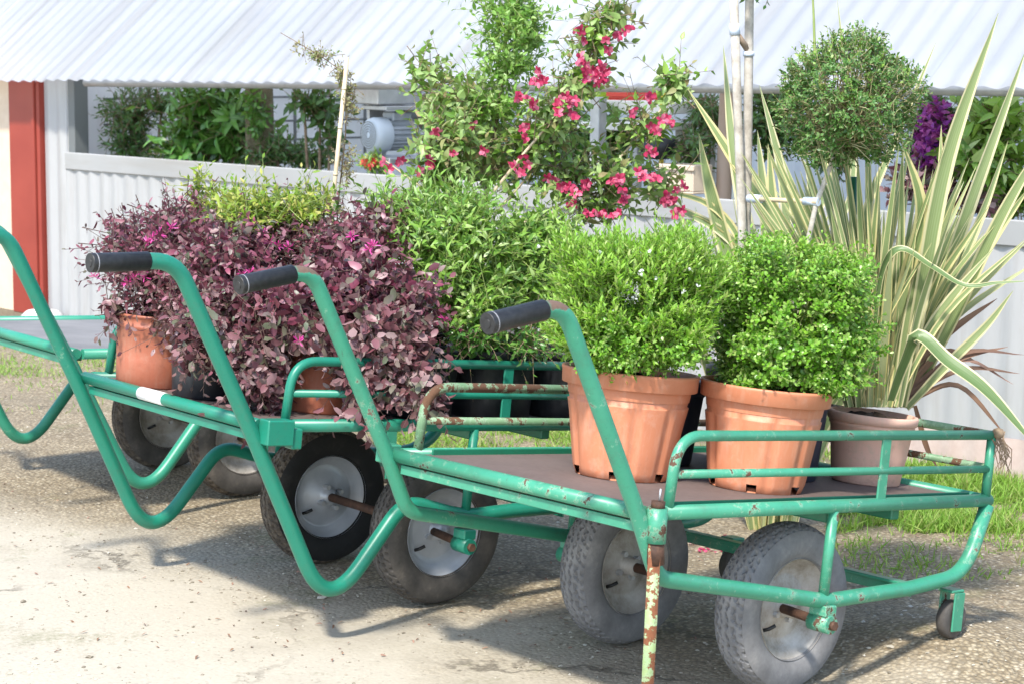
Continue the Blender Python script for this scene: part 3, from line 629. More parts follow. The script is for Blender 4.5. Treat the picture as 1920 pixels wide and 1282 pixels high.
# ball topiary in a slate pot
t = thing('topiary_tree', 'ball shaped topiary on a bare stem, in dark pot between the orange and pale pots', 'tree', potmat(C1, .02, .205, HD1))
pot(t, .105, .122, .262, M['pot_slate'], 'collar')
yb = 5.12; bpy.context.view_layer.update(); inv = t.matrix_world.inverted()
thin_tubes('trunk', [[on(C1, .02, .205, HD1+.2), at(1500, 520, yb), at(1531, 380, yb), at(1556, 315, yb), at(1580, 250, yb)]], .0075, M['bark_pale'], t, inv, 10, .7)
BR = []
c0 = at(1575, 262, yb)
for j in range(300):
    e = at(1593, 190, yb)+rdir(1)[0]*V(.175, .17, .163)*(.72+.3*rng.random()); m1 = c0*.55+e*.45+rng.normal(size=3)*.028; m2 = c0*.25+e*.75+rng.normal(size=3)*.025
    BR.append([c0+rng.normal(size=3)*.012, m1, m2, e])
thin_tubes('branches', BR, .0021, M['twig'], t, inv, 4, .45)
foliage(t, [blob(1593, 188, yb, 132, 120, .165, 1.)], 1500, .03, 8, .0145, .0082, 'leaf_topiary', None, up=.3, out=.8, inner=.8, spread=.8, jit=.4, stem_mat='twig', stem_r=.0011)
foliage(t, [blob(1593, 150, yb, 112, 82, .145, 1.)], 170, .05, 8, .017, .0085, 'leaf_mid', None, up=.7, out=.7, inner=.85, stem_mat='twig', stem_r=.0011, name='young_foliage')
thin_tubes('shoot', [[at(1528, 110, yb), at(1526, 40, yb), at(1523, -30, yb)]], .004, M['stem_green'], t, inv, 6, .6)
t = thing('plant_stake', 'dark green plastic pole rising under the ball topiary', 'stake', at(1598, 520, 5.3))
MB().tube([V(0, 0, -.22), V(-.004, 0, .255)], .0095, 12).build('pole', M['pole_green'], t)
# staked standard tree
t = thing('standard_tree', 'young tree with bare pale trunk tied to a stake, crown above the frame', 'tree', potmat(C1, -.2, .355, HD1))
pot(t, .105, .125, .25, M['pot_black'], 'collar'); bpy.context.view_layer.update(); inv = t.matrix_world.inverted(); yt = 5.33
thin_tubes('trunk', [[on(C1, -.2, .355, HD1+.2), at(1398, 440, yt), at(1402, 250, yt), at(1404, 100, yt), at(1406, -60, yt), at(1420, -140, yt)]], .0135, M['bark_pale'], t, inv, 12, .75)
foliage(t, [blob(1452, -90, yt, 125, 72, .16, 1.), blob(1395, -95, yt, 70, 72, .12, .6)], 90, .09, 9, .034, .018, 'leaf_glossy', at(1406, -60, yt), up=.2, inner=.4)
t = thing('wooden_stake', 'grey wooden stake taped to the pale trunk above the clipped shrubs', 'stake', on(C1, -.21, .33, HD1+.2)); st_b = on(C1, -.21, .33, HD1+.2)
m = MB(); m.tube([at(1392, 440, yt-.03)-st_b+V(0, 0, -.35), at(1392, 440, yt-.03)-st_b, at(1383, 200, yt-.03)-st_b, at(1374, -60, yt-.03)-st_b], .0115, 9); m.build('pole', M['bark_pale'], t)
m = MB(); m.tube([at(1377, 45, yt-.03)-st_b, at(1378, 66, yt-.03)-st_b], .0135, 12); m.build('tape', M['tape'], t)
m = MB(); m.tube([at(1404, 97, yt)-st_b, at(1404, 106, yt)-st_b], .0145, 12); m.build('tape', M['tape'], t)
m = MB(); m.tube([at(1380, 62, yt-.03)-st_b, at(1404, 97, yt)-st_b], .008, 8); m.build('strap', M['pulley'], t)
t = thing('bamboo_tie', 'short horizontal bamboo cane with white taped ends between stake and topiary stem', 'tie', at(1470, 377, 5.2)); b_ = at(1470, 377, 5.2)
m = MB(); m.tube([at(1405, 373, 5.29)-b_, at(1532, 379, 5.11)-b_], .0062, 10); m.build('cane', M['bamboo'], t)
for ua, ub in ((1403, 1428), (1508, 1535)):
    m = MB(); ya = 5.29-(ua-1405)/127*.18; m.tube([at(ua, 373+(ua-1405)*.047, ya)-b_, at((ua+ub)/2, 373+(ua-1405)*.047, ya-.015)-b_, at(ub, 373+(ub-1405)*.047, ya-.03)-b_], .0105, 12); m.build('tape_wrap', M['tape'], t)
t = thing('black_pot', 'black plastic pot seen in the gap between the two orange pots', 'pot', potmat(C1, -.25, .04, HD1)); pot(t, .105, .125, .215, M['pot_slate'], 'collar')
# dry twig clump hanging on the end post
t = thing('dry_root', 'shrivelled brown root tangle hanging from the cart end post', 'dead plant', on(C1, ht+.004, .552, .424))
L_ = [[V(0, 0, .004), V(.014*rng.normal(), -.012, .012), V(.02+.012*rng.normal(), -.016, -.03-.03*rng.random()), V(.022+.012*rng.normal(), -.012, -.06-.045*rng.random())] for _ in range(16)]
thin_tubes('roots', L_, .0022, M['stem'], t, None, 5, .4); MB().lathe([(.001, -.016), (.013, -.009), (.016, 0), (.012, .01), (.001, .014)], 12, c=(.006, -.006, .006)).build('root_crown', M['stem'], t)

# ------------------------------------------------------------------ middle cart plants
PK = 'leaf_purple'
def loro(label, a, l, potspec, blobs, per, L, W, mat=PK, flowers=(), yflow=5.4, trail=None, up=.12, slen=.15, **kw):
    t = thing('loropetalum_shrub', label, 'potted plant', potmat(C2, a, l, HD2), 'purple leaved shrubs on the middle cart')
    pot(t, *potspec); root = on(C2, a, l, HD2+potspec[2]*.9)
    foliage(t, blobs, per*.72, slen, 13, L, W*.92, mat, root, 'stem_dark', .0013, 14, up=up, out=.8, droop=.22, spread=.8, inner=.4, jit=.55, fold=.18, curl=.3, shape='rnd', **kw)
    foliage(t, blobs, 16, .26, 17, L*.95, W*.9, mat, None, 'stem_dark', .0015, up=.35, out=.8, droop=.2, spread=.8, inner=.65, jit=.4, fold=.18, curl=.3, shape='rnd', name='long_sprays')
    if trail:
        foliage(t, trail, per*.8, .12, 10, L*1.15, W*1.15, 'leaf_dusky', None, 'stem_dark', .0013, up=-.15, out=.75, droop=.35, spread=.9, inner=.5, jit=.5, fold=.18, curl=.3, shape='rnd', name='trailing_foliage')
    for u, v in flowers:
        tuft_flower('flower', at(u, v, yflow), .017, 16, M['petal_pink'], t, V(0, -.5, .4), (.5, .2))
    return t
tp = loro('purple leaved shrub in brown terracotta pot beside the white tape mark', -.275, -.578, (.104, .114, .192, M['pot_brown'], 'plain'),
     [blob(285, 505, 5.62, 88, 92, .16, 1.), blob(340, 430, 5.75, 72, 45, .12, .5), blob(235, 455, 5.7, 38, 30, .08, .16)], 340, .026, .0125, flowers=[(240, 530), (252, 522), (272, 520), (286, 447), (298, 438), (276, 455), (177, 520)], yflow=5.5,
     trail=[blob(330, 590, 5.5, 40, 55, .06, .22), blob(215, 588, 5.55, 22, 14, .05, .06)])
loro('dusky trailing shrub in black pot between the two terracotta pots', -.04, -.555, (.088, .10, .15, M['pot_black'], 'plain'),
     [blob(420, 500, 5.45, 100, 85, .15, 1.), blob(450, 590, 5.32, 92, 68, .12, .7)], 290, .031, .0175, 'leaf_purple', flowers=[(455, 517), (470, 512)], yflow=5.3,
     trail=[blob(385, 630, 5.28, 62, 50, .08, .5), blob(480, 700, 5.2, 58, 70, .08, .55)])
loro('wine red shrub spilling over small terracotta pot behind the hooped guard rail', .225, -.375, (.083, .093, .155, M['pot_brown'], 'plain'),
     [blob(560, 580, 5.3, 112, 70, .13, 1.), blob(640, 545, 5.33, 80, 60, .12, .6)], 210, .040, .023, 'leaf_purple', flowers=[(560, 640), (700, 462)], yflow=5.1,
     trail=[blob(550, 625, 5.22, 92, 34, .06, .45), blob(700, 660, 5.2, 52, 85, .07, .5), blob(652, 708, 5.14, 20, 10, .03, .06), blob(672, 762, 5.12, 14, 9, .03, .05)])
loro('purple shrub next to the pale green shrub, hanging over the guard rail', .30, -.125, (.10, .112, .18, M['pot_black'], 'plain'),
     [blob(735, 580, 5.35, 85, 72, .13, 1.), blob(690, 480, 5.5, 55, 70, .11, .5), blob(700, 420, 5.6, 45, 45, .08, .2)], 230, .034, .0195, 'leaf_purple', flowers=[(692, 468), (835, 600), (660, 445)], yflow=5.3,
     trail=[blob(755, 650, 5.2, 55, 60, .07, .5), blob(790, 735, 5.12, 40, 28, .05, .18)])
loro('fine leaved dark purple shrub at the back, below the bamboo stake', -.03, -.22, (.095, .11, .19, M['pot_black'], 'plain'),
     [blob(520, 445, 5.68, 120, 55, .15, 1.), blob(610, 480, 5.58, 90, 62, .14, .8), blob(350, 412, 5.85, 60, 26, .1, .25)], 360, .021, .010, 'leaf_purple', flowers=[(480, 450), (492, 440), (505, 455), (520, 462), (540, 465), (320, 428)], yflow=5.5)
# yellow-green shrub
t = thing('golden_shrub', 'yellow green variegated shrub rising behind the purple leaves', 'potted plant', potmat(C2, -.30, -.24, HD2)); pot(t, .095, .11, .19, M['pot_black'], 'plain')
foliage(t, [blob(480, 398, 5.62, 62, 38, .11, .8), blob(560, 388, 5.66, 60, 34, .11, .6), blob(425, 385, 5.8, 46, 30, .08, .4), blob(370, 350, 5.9, 16, 28, .03, .08)], 150, .12, 9, .034, .013, 'leaf_yellow', on(C2, -.3, -.24, HD2+.17), 'stem_green', .0014, 12, up=.6, out=.6, shape='lan', droop=.1)
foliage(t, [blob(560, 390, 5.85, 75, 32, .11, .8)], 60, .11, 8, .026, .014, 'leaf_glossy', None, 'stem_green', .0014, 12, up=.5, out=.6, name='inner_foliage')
# green shrubs along the guard rail
t = thing('green_shrub', 'bushy mid green shrub behind the dark guard rail, beside the purple foliage', 'potted plant', potmat(C2, .30, .125, HD2), 'green shrubs behind the guard rail'); pot(t, .112, .122, .185, M['pot_black'], 'collar')
foliage(t, [blob(850, 455, 5.6, 140, 92, .17, 1.), blob(885, 560, 5.5, 70, 80, .13, .6), blob(740, 410, 5.75, 60, 50, .10, .35)], 290, .13, 10, .043, .016, 'leaf_mid', on(C2, .3, .125, HD2+.17), 'stem_green', .0015, 14, up=.6, out=.75, shape='lan', spread=.8, curl=.35)
foliage(t, [blob(850, 378, 5.68, 120, 32, .12, 1.)], 70, .12, 9, .036, .013, 'leaf_fresh', None, 'stem_green', .0014, up=.8, out=.6, shape='lan', name='young_foliage')
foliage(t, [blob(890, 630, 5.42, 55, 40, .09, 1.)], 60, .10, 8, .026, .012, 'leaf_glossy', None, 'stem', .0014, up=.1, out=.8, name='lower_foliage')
t = thing('green_shrub', 'green shrub immediately left of the clipped pair, above the rusty rail', 'potted plant', potmat(C2, .30, .385, HD2), 'green shrubs behind the guard rail'); pot(t, .112, .122, .185, M['pot_black'], 'collar')
foliage(t, [blob(1000, 510, 5.7, 75, 88, .15, 1.), blob(1015, 440, 5.75, 66, 40, .11, .5)], 290, .12, 10, .041, .016, 'leaf_mid', on(C2, .3, .385, HD2+.17), 'stem_green', .0015, 14, up=.5, out=.75, shape='lan', spread=.8, curl=.35)
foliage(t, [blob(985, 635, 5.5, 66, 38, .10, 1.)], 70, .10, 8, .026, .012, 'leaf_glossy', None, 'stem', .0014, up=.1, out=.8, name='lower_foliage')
# weigela with crimson flowers
yw = 5.95
t = thing('weigela_bush', 'tall arching bush covered in crimson flowers above the carts', 'potted plant', potmat(C2, .02, .125, HD2)); pot(t, .105, .118, .2, M['pot_black'], 'plain')
bpy.context.view_layer.update(); inv = t.matrix_world.inverted(); rt_ = on(C2, .02, .125, HD2+.18)
paths = [[(905, 385), (985, 285), (1045, 215), (1090, 130), (1125, 60), (1150, -10)], [(930, 420), (1075, 400), (1150, 310), (1225, 225), (1282, 150)], [(905, 385), (930, 250), (940, 160)], [(850, 400), (820, 250), (800, 120)], [(860, 400), (760, 330), (720, 300)], [(950, 430), (1080, 370), (1180, 350), (1270, 385)], [(930, 400), (1000, 320), (1060, 300)], [(900, 400), (870, 300), (850, 200)], [(950, 430), (1060, 390), (1110, 410)]]
yo = [0, .1, .2, .15, .0, .15, .1, .2, .1]
LN = [[rt_]+[at(u, v, yw+o_) for u, v in p_] for p_, o_ in zip(paths, yo)]
thin_tubes('stems', LN, .0055, M['bamboo'], t, inv, 7, .35)
bW = [blob(1150, 20, yw, 24, 34, .05, .26), blob(1120, 70, yw, 40, 40, .07, .4), blob(1085, 140, yw, 38, 42, .07, .4), blob(1040, 205, yw, 55, 45, .09, .6), blob(1000, 260, yw+.1, 65, 55, .1, .7), blob(860, 190, yw+.1, 70, 60, .10, .7), blob(840, 265, yw, 85, 65, .12, 1.), blob(930, 300, yw+.15, 65, 60, .1, .55), blob(1060, 320, yw+.1, 75, 55, .1, .6),
      blob(1150, 330, yw+.1, 60, 55, .1, .55), blob(1205, 235, yw+.1, 60, 40, .08, .45), blob(1262, 150, yw+.1, 36, 32, .06, .3), blob(1240, 340, yw+.15, 40, 45, .08, .25), blob(800, 130, yw+.15, 46, 50, .07, .3), blob(830, 320, yw, 60, 30, .07, .3), blob(1110, 375, yw+.1, 60, 30, .08, .4)]
foliage(t, bW, 44, .14, 9, .044, .022, 'leaf_olive', None, 'stem', .0015, up=.35, out=.7, inner=.2, spread=.9, curl=.35)
foliage(t, [b_ for b_ in bW], 26, .12, 8, .042, .020, 'leaf_mid', None, 'stem', .0015, up=.4, out=.7, inner=.5, spread=.9, curl=.35, name='young_foliage')
FL = [(1090, 58), (1180, 60), (1161, 73), (1143, 86), (1085, 117), (1103, 131), (1125, 133), (1136, 137), (1107, 153), (1016, 142), (1007, 157), (976, 182), (1003, 200), (1056, 186), (1045, 204), (1070, 197), (1074, 219), (986, 244), (1216, 180), (1189, 211), (1249, 224), (1227, 241), (1216, 284), (822, 251), (892, 239), (848, 292), (904, 283), (804, 306), (797, 317), (746, 304), (727, 303), (983, 303), (979, 321), (1037, 332), (1052, 350), (1067, 346), (1096, 343), (1078, 368), (1078, 390), (1154, 332), (1169, 350), (1172, 379), (1154, 394), (1201, 328), (1231, 335), (1249, 372), (1267, 379), (1285, 355), (1269, 397), (1107, 397), (1129, 397), (1092, 70), (1060, 190), (1112, 140), (1050, 212), (1130, 150), (973, 312), (1160, 340), (1240, 380), (1258, 230), (1024, 148)]
for i, (u, v) in enumerate(FL):
    m_ = [];p_ = at(u, v, yw-.13+.05*rng.random()); n_ = 5; hd_ = nz(V(rng.normal()*.5, -1, rng.normal()*.4))
    P = []; D = []
    for q in range(rng.integers(2, 4)):
        cc = p_+rng.normal(size=3)*.008; hh = nz(hd_+rng.normal(size=3)*.5)
        dd = nz(np.array([math.cos(a_)*nz(np.cross(hh, V(0, .1, 1)))+math.sin(a_)*np.cross(hh, nz(np.cross(hh, V(0, .1, 1)))) for a_ in np.arange(5)*1.2566+rng.random()])*.8+hh*.75)
        P.append(np.repeat(cc[None], 5, 0)-hh*.006); D.append(dd)
    P = np.concatenate(P); D = np.concatenate(D)
    leaf_mesh('flower_cluster', P, D, np.repeat(hd_[None], len(P), 0), .0168*(.7+.5*rng.random(len(P))), .0115, M['petal_red'], .3, .5, 'obl', t, inv)
# slender green sapling
t = thing('green_sapling', 'slender upright sapling with fresh green leaves and a thin brown stem', 'potted plant', potmat(C2, -.03, .40, HD2)); pot(t, .10, .112, .2, M['pot_black'], 'plain')
bpy.context.view_layer.update(); ys = 6.1; thin_tubes('stem', [[on(C2, -.03, .4, HD2+.18), at(907, 390, ys), at(925, 270, ys), at(942, 150, ys), at(953, 40, ys), at(958, -70, ys)]], .0055, M['stem'], t, t.matrix_world.inverted(), 8, .5)
foliage(t, [blob(955, 20, ys, 72, 66, .12, 1.), blob(955, 110, ys, 66, 50, .12, .8), blob(925, 190, ys, 80, 44, .12, 1.), blob(985, 60, ys, 65, 60, .10, .5), blob(955, -60, ys, 50, 50, .09, .5)], 105, .12, 9, .030, .014, 'leaf_fresh', None, 'stem_green', .0012, up=.5, out=.65, inner=.2)
# faded climber on a bamboo stake
t = thing('climbing_plant', 'thin faded climber twining up a pale bamboo stake', 'potted plant', potmat(C2, -.30, .05, HD2)); pot(t, .09, .105, .19, M['pot_black'], 'plain')
bpy.context.view_layer.update(); inv = t.matrix_world.inverted(); yc = 6.0
thin_tubes('stems', [[on(C2, -.3, .05, HD2+.17), at(632, 400, yc), at(648, 250, yc), at(650, 140, yc), at(600, 105, yc), at(526, 62, yc)]], .003, M['stem'], t, inv, 6, .4)
foliage(t, [blob(655, 190, yc, 18, 50, .04, 1.), blob(648, 300, yc, 22, 60, .05, .8), blob(638, 140, yc, 24, 22, .03, .4), blob(600, 108, yc, 26, 16, .02, .3), blob(562, 85, yc, 20, 11, .02, .15), blob(632, 385, yc, 26, 30, .05, .4)], 46, .05, 7, .014, .0075, 'leaf_faded', None, 'stem', .0009, up=.2, out=.6, inner=.1)
foliage(t, [blob(596, 105, yc, 32, 14, .02, .5), blob(645, 160, yc, 25, 35, .04, .5)], 40, .05, 6, .014, .0075, 'leaf_olive', None, 'stem', .0009, up=.2, out=.6, inner=.1, name='green_foliage')
t = thing('bamboo_stake', 'pale bamboo stake standing among the shrubs of the middle cart', 'stake', on(C2, -.29, .03, HD2+.17)); b0 = on(C2, -.29, .03, HD2+.17)
m = MB(); pa, pb = at(622, 400, yc-.03)-b0, at(651, 108, yc-.03)-b0; m.tube([V(0, 0, 0), pa, pb], .0062, 10)
for f_ in (.25, .55, .8): q = pa+(pb-pa)*f_; dd = nz(pb-pa); m.tube([q-dd*.003, q+dd*.003], .0072, 10)
m.build('cane', M['bamboo'], t)

# ------------------------------------------------------------------ greenhouse
W0 = V(-2.6, 11.5, 0); WD = nz(V(.710, -.704, 0)); WN = nz(V(.704, .710, 0))
def B3(s, d, z): return W0+WD*s+WN*d+V(0, 0, z)
ROTB = np.stack([WD, WN, V(0, 0, 1)], 1)
GM = Matrix(((WD[0], WN[0], 0, W0[0]), (WD[1], WN[1], 0, W0[1]), (0, 0, 1, 0), (0, 0, 0, 1)))
gh = thing('greenhouse', 'long low greenhouse with white corrugated roof and an open strip above its grey wall', 'greenhouse', GM)
PIT, AMP = .11, .0068
def wav(s): return AMP*math.cos(2*PI*s/PIT)
def corr_wall(name, s0, s1, z0, z1, d, mat, axis='s', amp=1., parent=gh):
    n_ = int((s1-s0)/PIT*8); vs = []; f = []
    for i in range(n_+1):
        s_ = s0+(s1-s0)*i/n_; q = d+wav(s_)*.9*amp
        for z in (z0, z1): vs.append((s_, q, z) if axis == 's' else (q, s_, z))
    f = [(2*i, 2*i+2, 2*i+3, 2*i+1) for i in range(n_)]
    return MB().add(vs, f).build(name, mat, parent)
corr_wall('low_wall', .26, 7.5, -.02, .83, .0, M['wall'])
corr_wall('plinth', 5.3, 7.5, -.02, .16, -.014, M['plinth'], amp=.6)
MB().box((3.88, -.002, .872), (7.24, .022, .092), bev=.004).build('wall_cap', M['cap'], gh)
corr_wall('corner_panel', .0, .27, -.02, 1.36, .03, M['wall'])
MB().box((.29, .06, 1.12), (.06, .09, .44)).build('jamb', M['dgrey'], gh)
ZE, PITCH = 1.325, R(40)
def zeave(s): return 1.300+.0125*s
def roof_sheet(s0, s1, d0, run, updown=1):
    n_ = int((s1-s0)/PIT*8); vs = []
    for i in range(n_+1):
        s_ = s0+(s1-s0)*i/n_; q = wav(s_)
        for k_ in range(5):
            x = run*k_/4; vs.append((s_, d0+x-q*math.sin(PITCH), zeave(s_)-.004+x*math.tan(PITCH)+q*math.cos(PITCH)))
    return vs, [(5*i+j, 5*i+5+j, 5*i+6+j, 5*i+1+j) for i in range(n_) for j in range(4)]
# roof: overlapping sheets of ten waves
s_ = -3.0; j = 0
while s_ < 9.:
    v_, f_ = roof_sheet(s_, s_+PIT*10.25, -.16, 1.9)
    v_ = [(a, b, c_+.004*(j % 2)+.002*math.sin(j*2.3)) for a, b, c_ in v_]
    MB().add(v_, f_).build('roof_sheet', M['roof'], gh); s_ += PIT*10; j += 1
v_, f_ = roof_sheet(-3, 9, -.16, 1.9); v_ = [(a, 3.48-b, c_) for a, b, c_ in v_]
MB().add(v_, [q[::-1] for q in f_]).build('roof_sheet', M['roof'], gh)
MB().tube([(.55, -.06, zeave(.55)-.012), (8.5, -.06, zeave(8.5)-.014)], .022, 14).build('eave_rail', M['galv'], gh)
for s_ in (4.1, 7.2):
    MB().box((s_, .05, .65), (.05, .05, 1.29)).build('post', M['galv'], gh)
corr_wall('end_wall', .03, 3.45, -.02, 1.3, .22, M['endwall'], 'd')
corr_wall('back_wall', .2, 9, -.02, 1.35, 3.45, M['endwall'])
m = MB()
for q in np.arange(.5, 3.4, .55): m.box((.245, q, 1.1), (.012, .02, .5))
for z in (.95, 1.06, 1.2): m.box((.25, 1.8, z), (.012, 3.1, .012))
m.build('mesh_frame', M['dgrey'], gh)
# red post and the cream house beside it
bh = thing('cream_building', 'cream rendered building wall edged by the red post at far left', 'building', GM)
MB().box((-2.66, .15, .64), (4.65, .24, 1.32), bev=.01).build('wall', M['cream'], bh)
rp = thing('red_post', 'dark red metal door post between cream wall and corrugated panel', 'post', GM)
MB().box((-.165, .06, .645), (.30, .12, 1.31), bev=.012).build('post_body', M['redpost'], rp)
MB().box((-.045, -.009, .645), (.03, .016, 1.30), bev=.003).build('post_lip', M['redpost'], rp)

# ------------------------------------------------------------------ inside the greenhouse
def wy(u):                                     # depth of the wall plane along the pixel column u
    r = ray(u, 240); return float(r[1]*((W0-O) @ WN)/(r @ WN))
def inside(name, label, cat, u, d, blobs, per, slen, nl, L, W, mat, group=None, stem='stem', shape='ov', trunk=.012, **kw):
    y = wy(u)+d; p = at(u, 300, y); base = V(p[0], p[1], 0); t = thing(name, label, cat, base, group)
    bl_ = [blob(a, b, y+dy, ru, rv, rd, wt) for a, b, ru, rv, rd, wt, dy in blobs]
    foliage(t, bl_, per, slen, nl, L, W, mat, None, stem, .0022, shape=shape, **kw)
    TRK = []
    for c_, rad, wt in bl_: TRK.append([base, base*.4+np.asarray(c_)*.6-V(0, 0, .05), np.asarray(c_)])
    thin_tubes('trunk', TRK, trunk, M[stem], t, t.matrix_world.inverted() if False else Matrix.Translation(-Vector(base)), 7, .5)
    return t, y
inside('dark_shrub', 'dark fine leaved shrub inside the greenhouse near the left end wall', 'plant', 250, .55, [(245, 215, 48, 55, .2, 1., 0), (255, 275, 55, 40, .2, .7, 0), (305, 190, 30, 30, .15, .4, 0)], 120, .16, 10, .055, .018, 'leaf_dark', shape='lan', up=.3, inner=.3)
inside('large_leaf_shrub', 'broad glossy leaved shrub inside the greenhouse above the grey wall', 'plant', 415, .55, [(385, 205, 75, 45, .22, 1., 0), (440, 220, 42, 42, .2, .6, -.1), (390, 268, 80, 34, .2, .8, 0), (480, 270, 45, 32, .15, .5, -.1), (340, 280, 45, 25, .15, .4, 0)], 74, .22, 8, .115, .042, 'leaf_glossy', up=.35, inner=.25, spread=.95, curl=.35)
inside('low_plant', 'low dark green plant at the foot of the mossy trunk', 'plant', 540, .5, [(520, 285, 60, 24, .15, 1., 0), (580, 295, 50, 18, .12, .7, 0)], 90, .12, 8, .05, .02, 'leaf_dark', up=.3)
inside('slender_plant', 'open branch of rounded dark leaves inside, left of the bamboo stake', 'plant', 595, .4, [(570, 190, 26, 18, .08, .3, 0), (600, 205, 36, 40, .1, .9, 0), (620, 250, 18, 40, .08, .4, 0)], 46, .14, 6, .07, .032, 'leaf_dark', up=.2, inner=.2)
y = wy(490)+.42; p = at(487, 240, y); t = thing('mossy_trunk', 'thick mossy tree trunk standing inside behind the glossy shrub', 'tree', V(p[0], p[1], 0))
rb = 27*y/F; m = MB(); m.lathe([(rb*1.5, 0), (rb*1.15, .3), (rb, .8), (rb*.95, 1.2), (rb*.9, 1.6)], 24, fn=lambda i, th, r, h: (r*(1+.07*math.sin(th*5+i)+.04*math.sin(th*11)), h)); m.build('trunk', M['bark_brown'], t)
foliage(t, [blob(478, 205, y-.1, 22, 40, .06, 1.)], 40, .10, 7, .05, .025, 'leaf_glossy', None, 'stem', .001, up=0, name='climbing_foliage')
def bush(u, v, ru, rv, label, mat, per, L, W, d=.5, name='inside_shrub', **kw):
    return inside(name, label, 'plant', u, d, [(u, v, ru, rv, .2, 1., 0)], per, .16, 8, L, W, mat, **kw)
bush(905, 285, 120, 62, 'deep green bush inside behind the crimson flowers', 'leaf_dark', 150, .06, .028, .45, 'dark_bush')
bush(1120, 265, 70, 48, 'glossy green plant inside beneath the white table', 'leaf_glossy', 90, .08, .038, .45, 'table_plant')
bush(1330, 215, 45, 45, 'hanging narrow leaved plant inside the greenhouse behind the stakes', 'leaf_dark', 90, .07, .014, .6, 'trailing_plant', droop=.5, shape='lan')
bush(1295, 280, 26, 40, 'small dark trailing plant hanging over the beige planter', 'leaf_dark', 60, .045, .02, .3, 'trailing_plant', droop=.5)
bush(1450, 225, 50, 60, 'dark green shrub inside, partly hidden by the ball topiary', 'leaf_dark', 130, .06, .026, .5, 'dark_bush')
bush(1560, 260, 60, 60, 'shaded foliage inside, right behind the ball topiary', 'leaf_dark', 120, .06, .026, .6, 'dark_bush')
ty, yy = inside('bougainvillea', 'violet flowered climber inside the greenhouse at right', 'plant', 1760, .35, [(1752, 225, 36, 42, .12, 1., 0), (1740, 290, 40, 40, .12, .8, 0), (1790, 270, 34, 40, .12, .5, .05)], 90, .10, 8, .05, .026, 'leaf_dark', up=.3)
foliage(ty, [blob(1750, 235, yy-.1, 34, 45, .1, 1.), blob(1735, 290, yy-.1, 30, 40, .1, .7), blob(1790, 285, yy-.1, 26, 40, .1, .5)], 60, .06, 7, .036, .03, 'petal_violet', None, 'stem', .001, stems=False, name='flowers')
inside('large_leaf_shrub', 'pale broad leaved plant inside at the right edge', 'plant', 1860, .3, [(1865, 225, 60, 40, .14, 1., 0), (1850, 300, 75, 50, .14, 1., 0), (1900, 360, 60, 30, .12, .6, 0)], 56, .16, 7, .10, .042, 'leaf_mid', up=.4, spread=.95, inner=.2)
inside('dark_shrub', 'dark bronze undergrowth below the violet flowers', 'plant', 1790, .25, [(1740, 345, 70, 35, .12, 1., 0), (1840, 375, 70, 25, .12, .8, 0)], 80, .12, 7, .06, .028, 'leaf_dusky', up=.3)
# fan motor on its bracket
ym = wy(710)-.06+.25; pm = at(715, 250, ym); t = thing('fan_motor', 'grey electric motor with round fan cover mounted on a bracket in the opening', 'motor', pm)
sc = ym/F; Rm = np.stack([nz(WD+V(0, 0, 0)), WN, V(0, 0, 1)], 1)
def px(u, v, d=0.): return at(u, v, ym)-pm+WN*d
m = MB(); m.lathe([(0, -.012), (.02, -.012), (.028, -.008), (.062, -.006), (.076, .0), (.082, .02), (.082, .075), (.078, .08)], 40, 'X')
A_ = np.stack([nz(WN+WD*.12), nz(-WD+WN*.12), V(0, 0, 1)], 1); off = px(695, 254)
def put(mb, off): mb.v = [tuple(A_ @ np.array(v)+off) for v in mb.v]; return mb
put(m, off); fc = m.build('fan_cover', M['motorcover'], t)
m = MB()
for q in range(5): m.lathe([(.016+.011*q, -.0145), (.020+.011*q, -.0145)], 32, 'X')
put(m, off); m.build('fan_grille', M['dgrey'], fc)
m = MB()
def fins(i, th, r, h): return (r+(.009 if (int(th*40/(2*PI)) % 2) else 0), h)
m.lathe([(.06, .078), (.066, .08), (.066, .23), (.06, .235), (0, .235)], 80, 'X', fn=fins, sm=False); put(m, off); m.build('motor_body', M['motor'], t)
m = MB(); m.box((.15, .0, .085), (.11, .09, .045), bev=.006); put(m, off); m.build('terminal_box', M['motor'], t)
m = MB(); m.box((.14, .06, .205), (.26, .2, .13), bev=.006); m.box((.14, .155, .0), (.10, .02, .50), bev=.004); m.box((.15, .0, -.115), (.30, .30, .03), bev=.004); m.box((.15, .02, .125), (.24, .2, .02)); put(m, off); m.build('bracket', M['galv'], t)
m = MB(); m.lathe([(0, .30), (.03, .30), (.035, .31), (.085, .31), (.092, .32), (.092, .345), (.085, .355), (0, .355)], 32, 'X'); put(m, off+V(0, 0, .10)); m.build('pulley', M['pulley'], t)
m = MB(); m.lathe([(0, .20), (.028, .20), (.032, .22), (.032, .30), (0, .30)], 16, 'X'); put(m, off+V(0, 0, .10)); m.build('shaft', M['motor'], t)
t = thing('coral_flower_plant', 'coral red flowering plant on the wall top under the motor', 'plant', at(700, 322, wy(700)+.12))
foliage(t, [blob(700, 305, wy(700)+.1, 26, 12, .06, 1.)], 40, .07, 6, .04, .016, 'leaf_mid', None, 'stem', .001, up=.5)
foliage(t, [blob(697, 306, wy(700)+.05, 24, 8, .04, 1.)], 14, .03, 6, .028, .02, 'petal_coral', None, 'stem', .001, up=.4, stems=False, name='flowers')
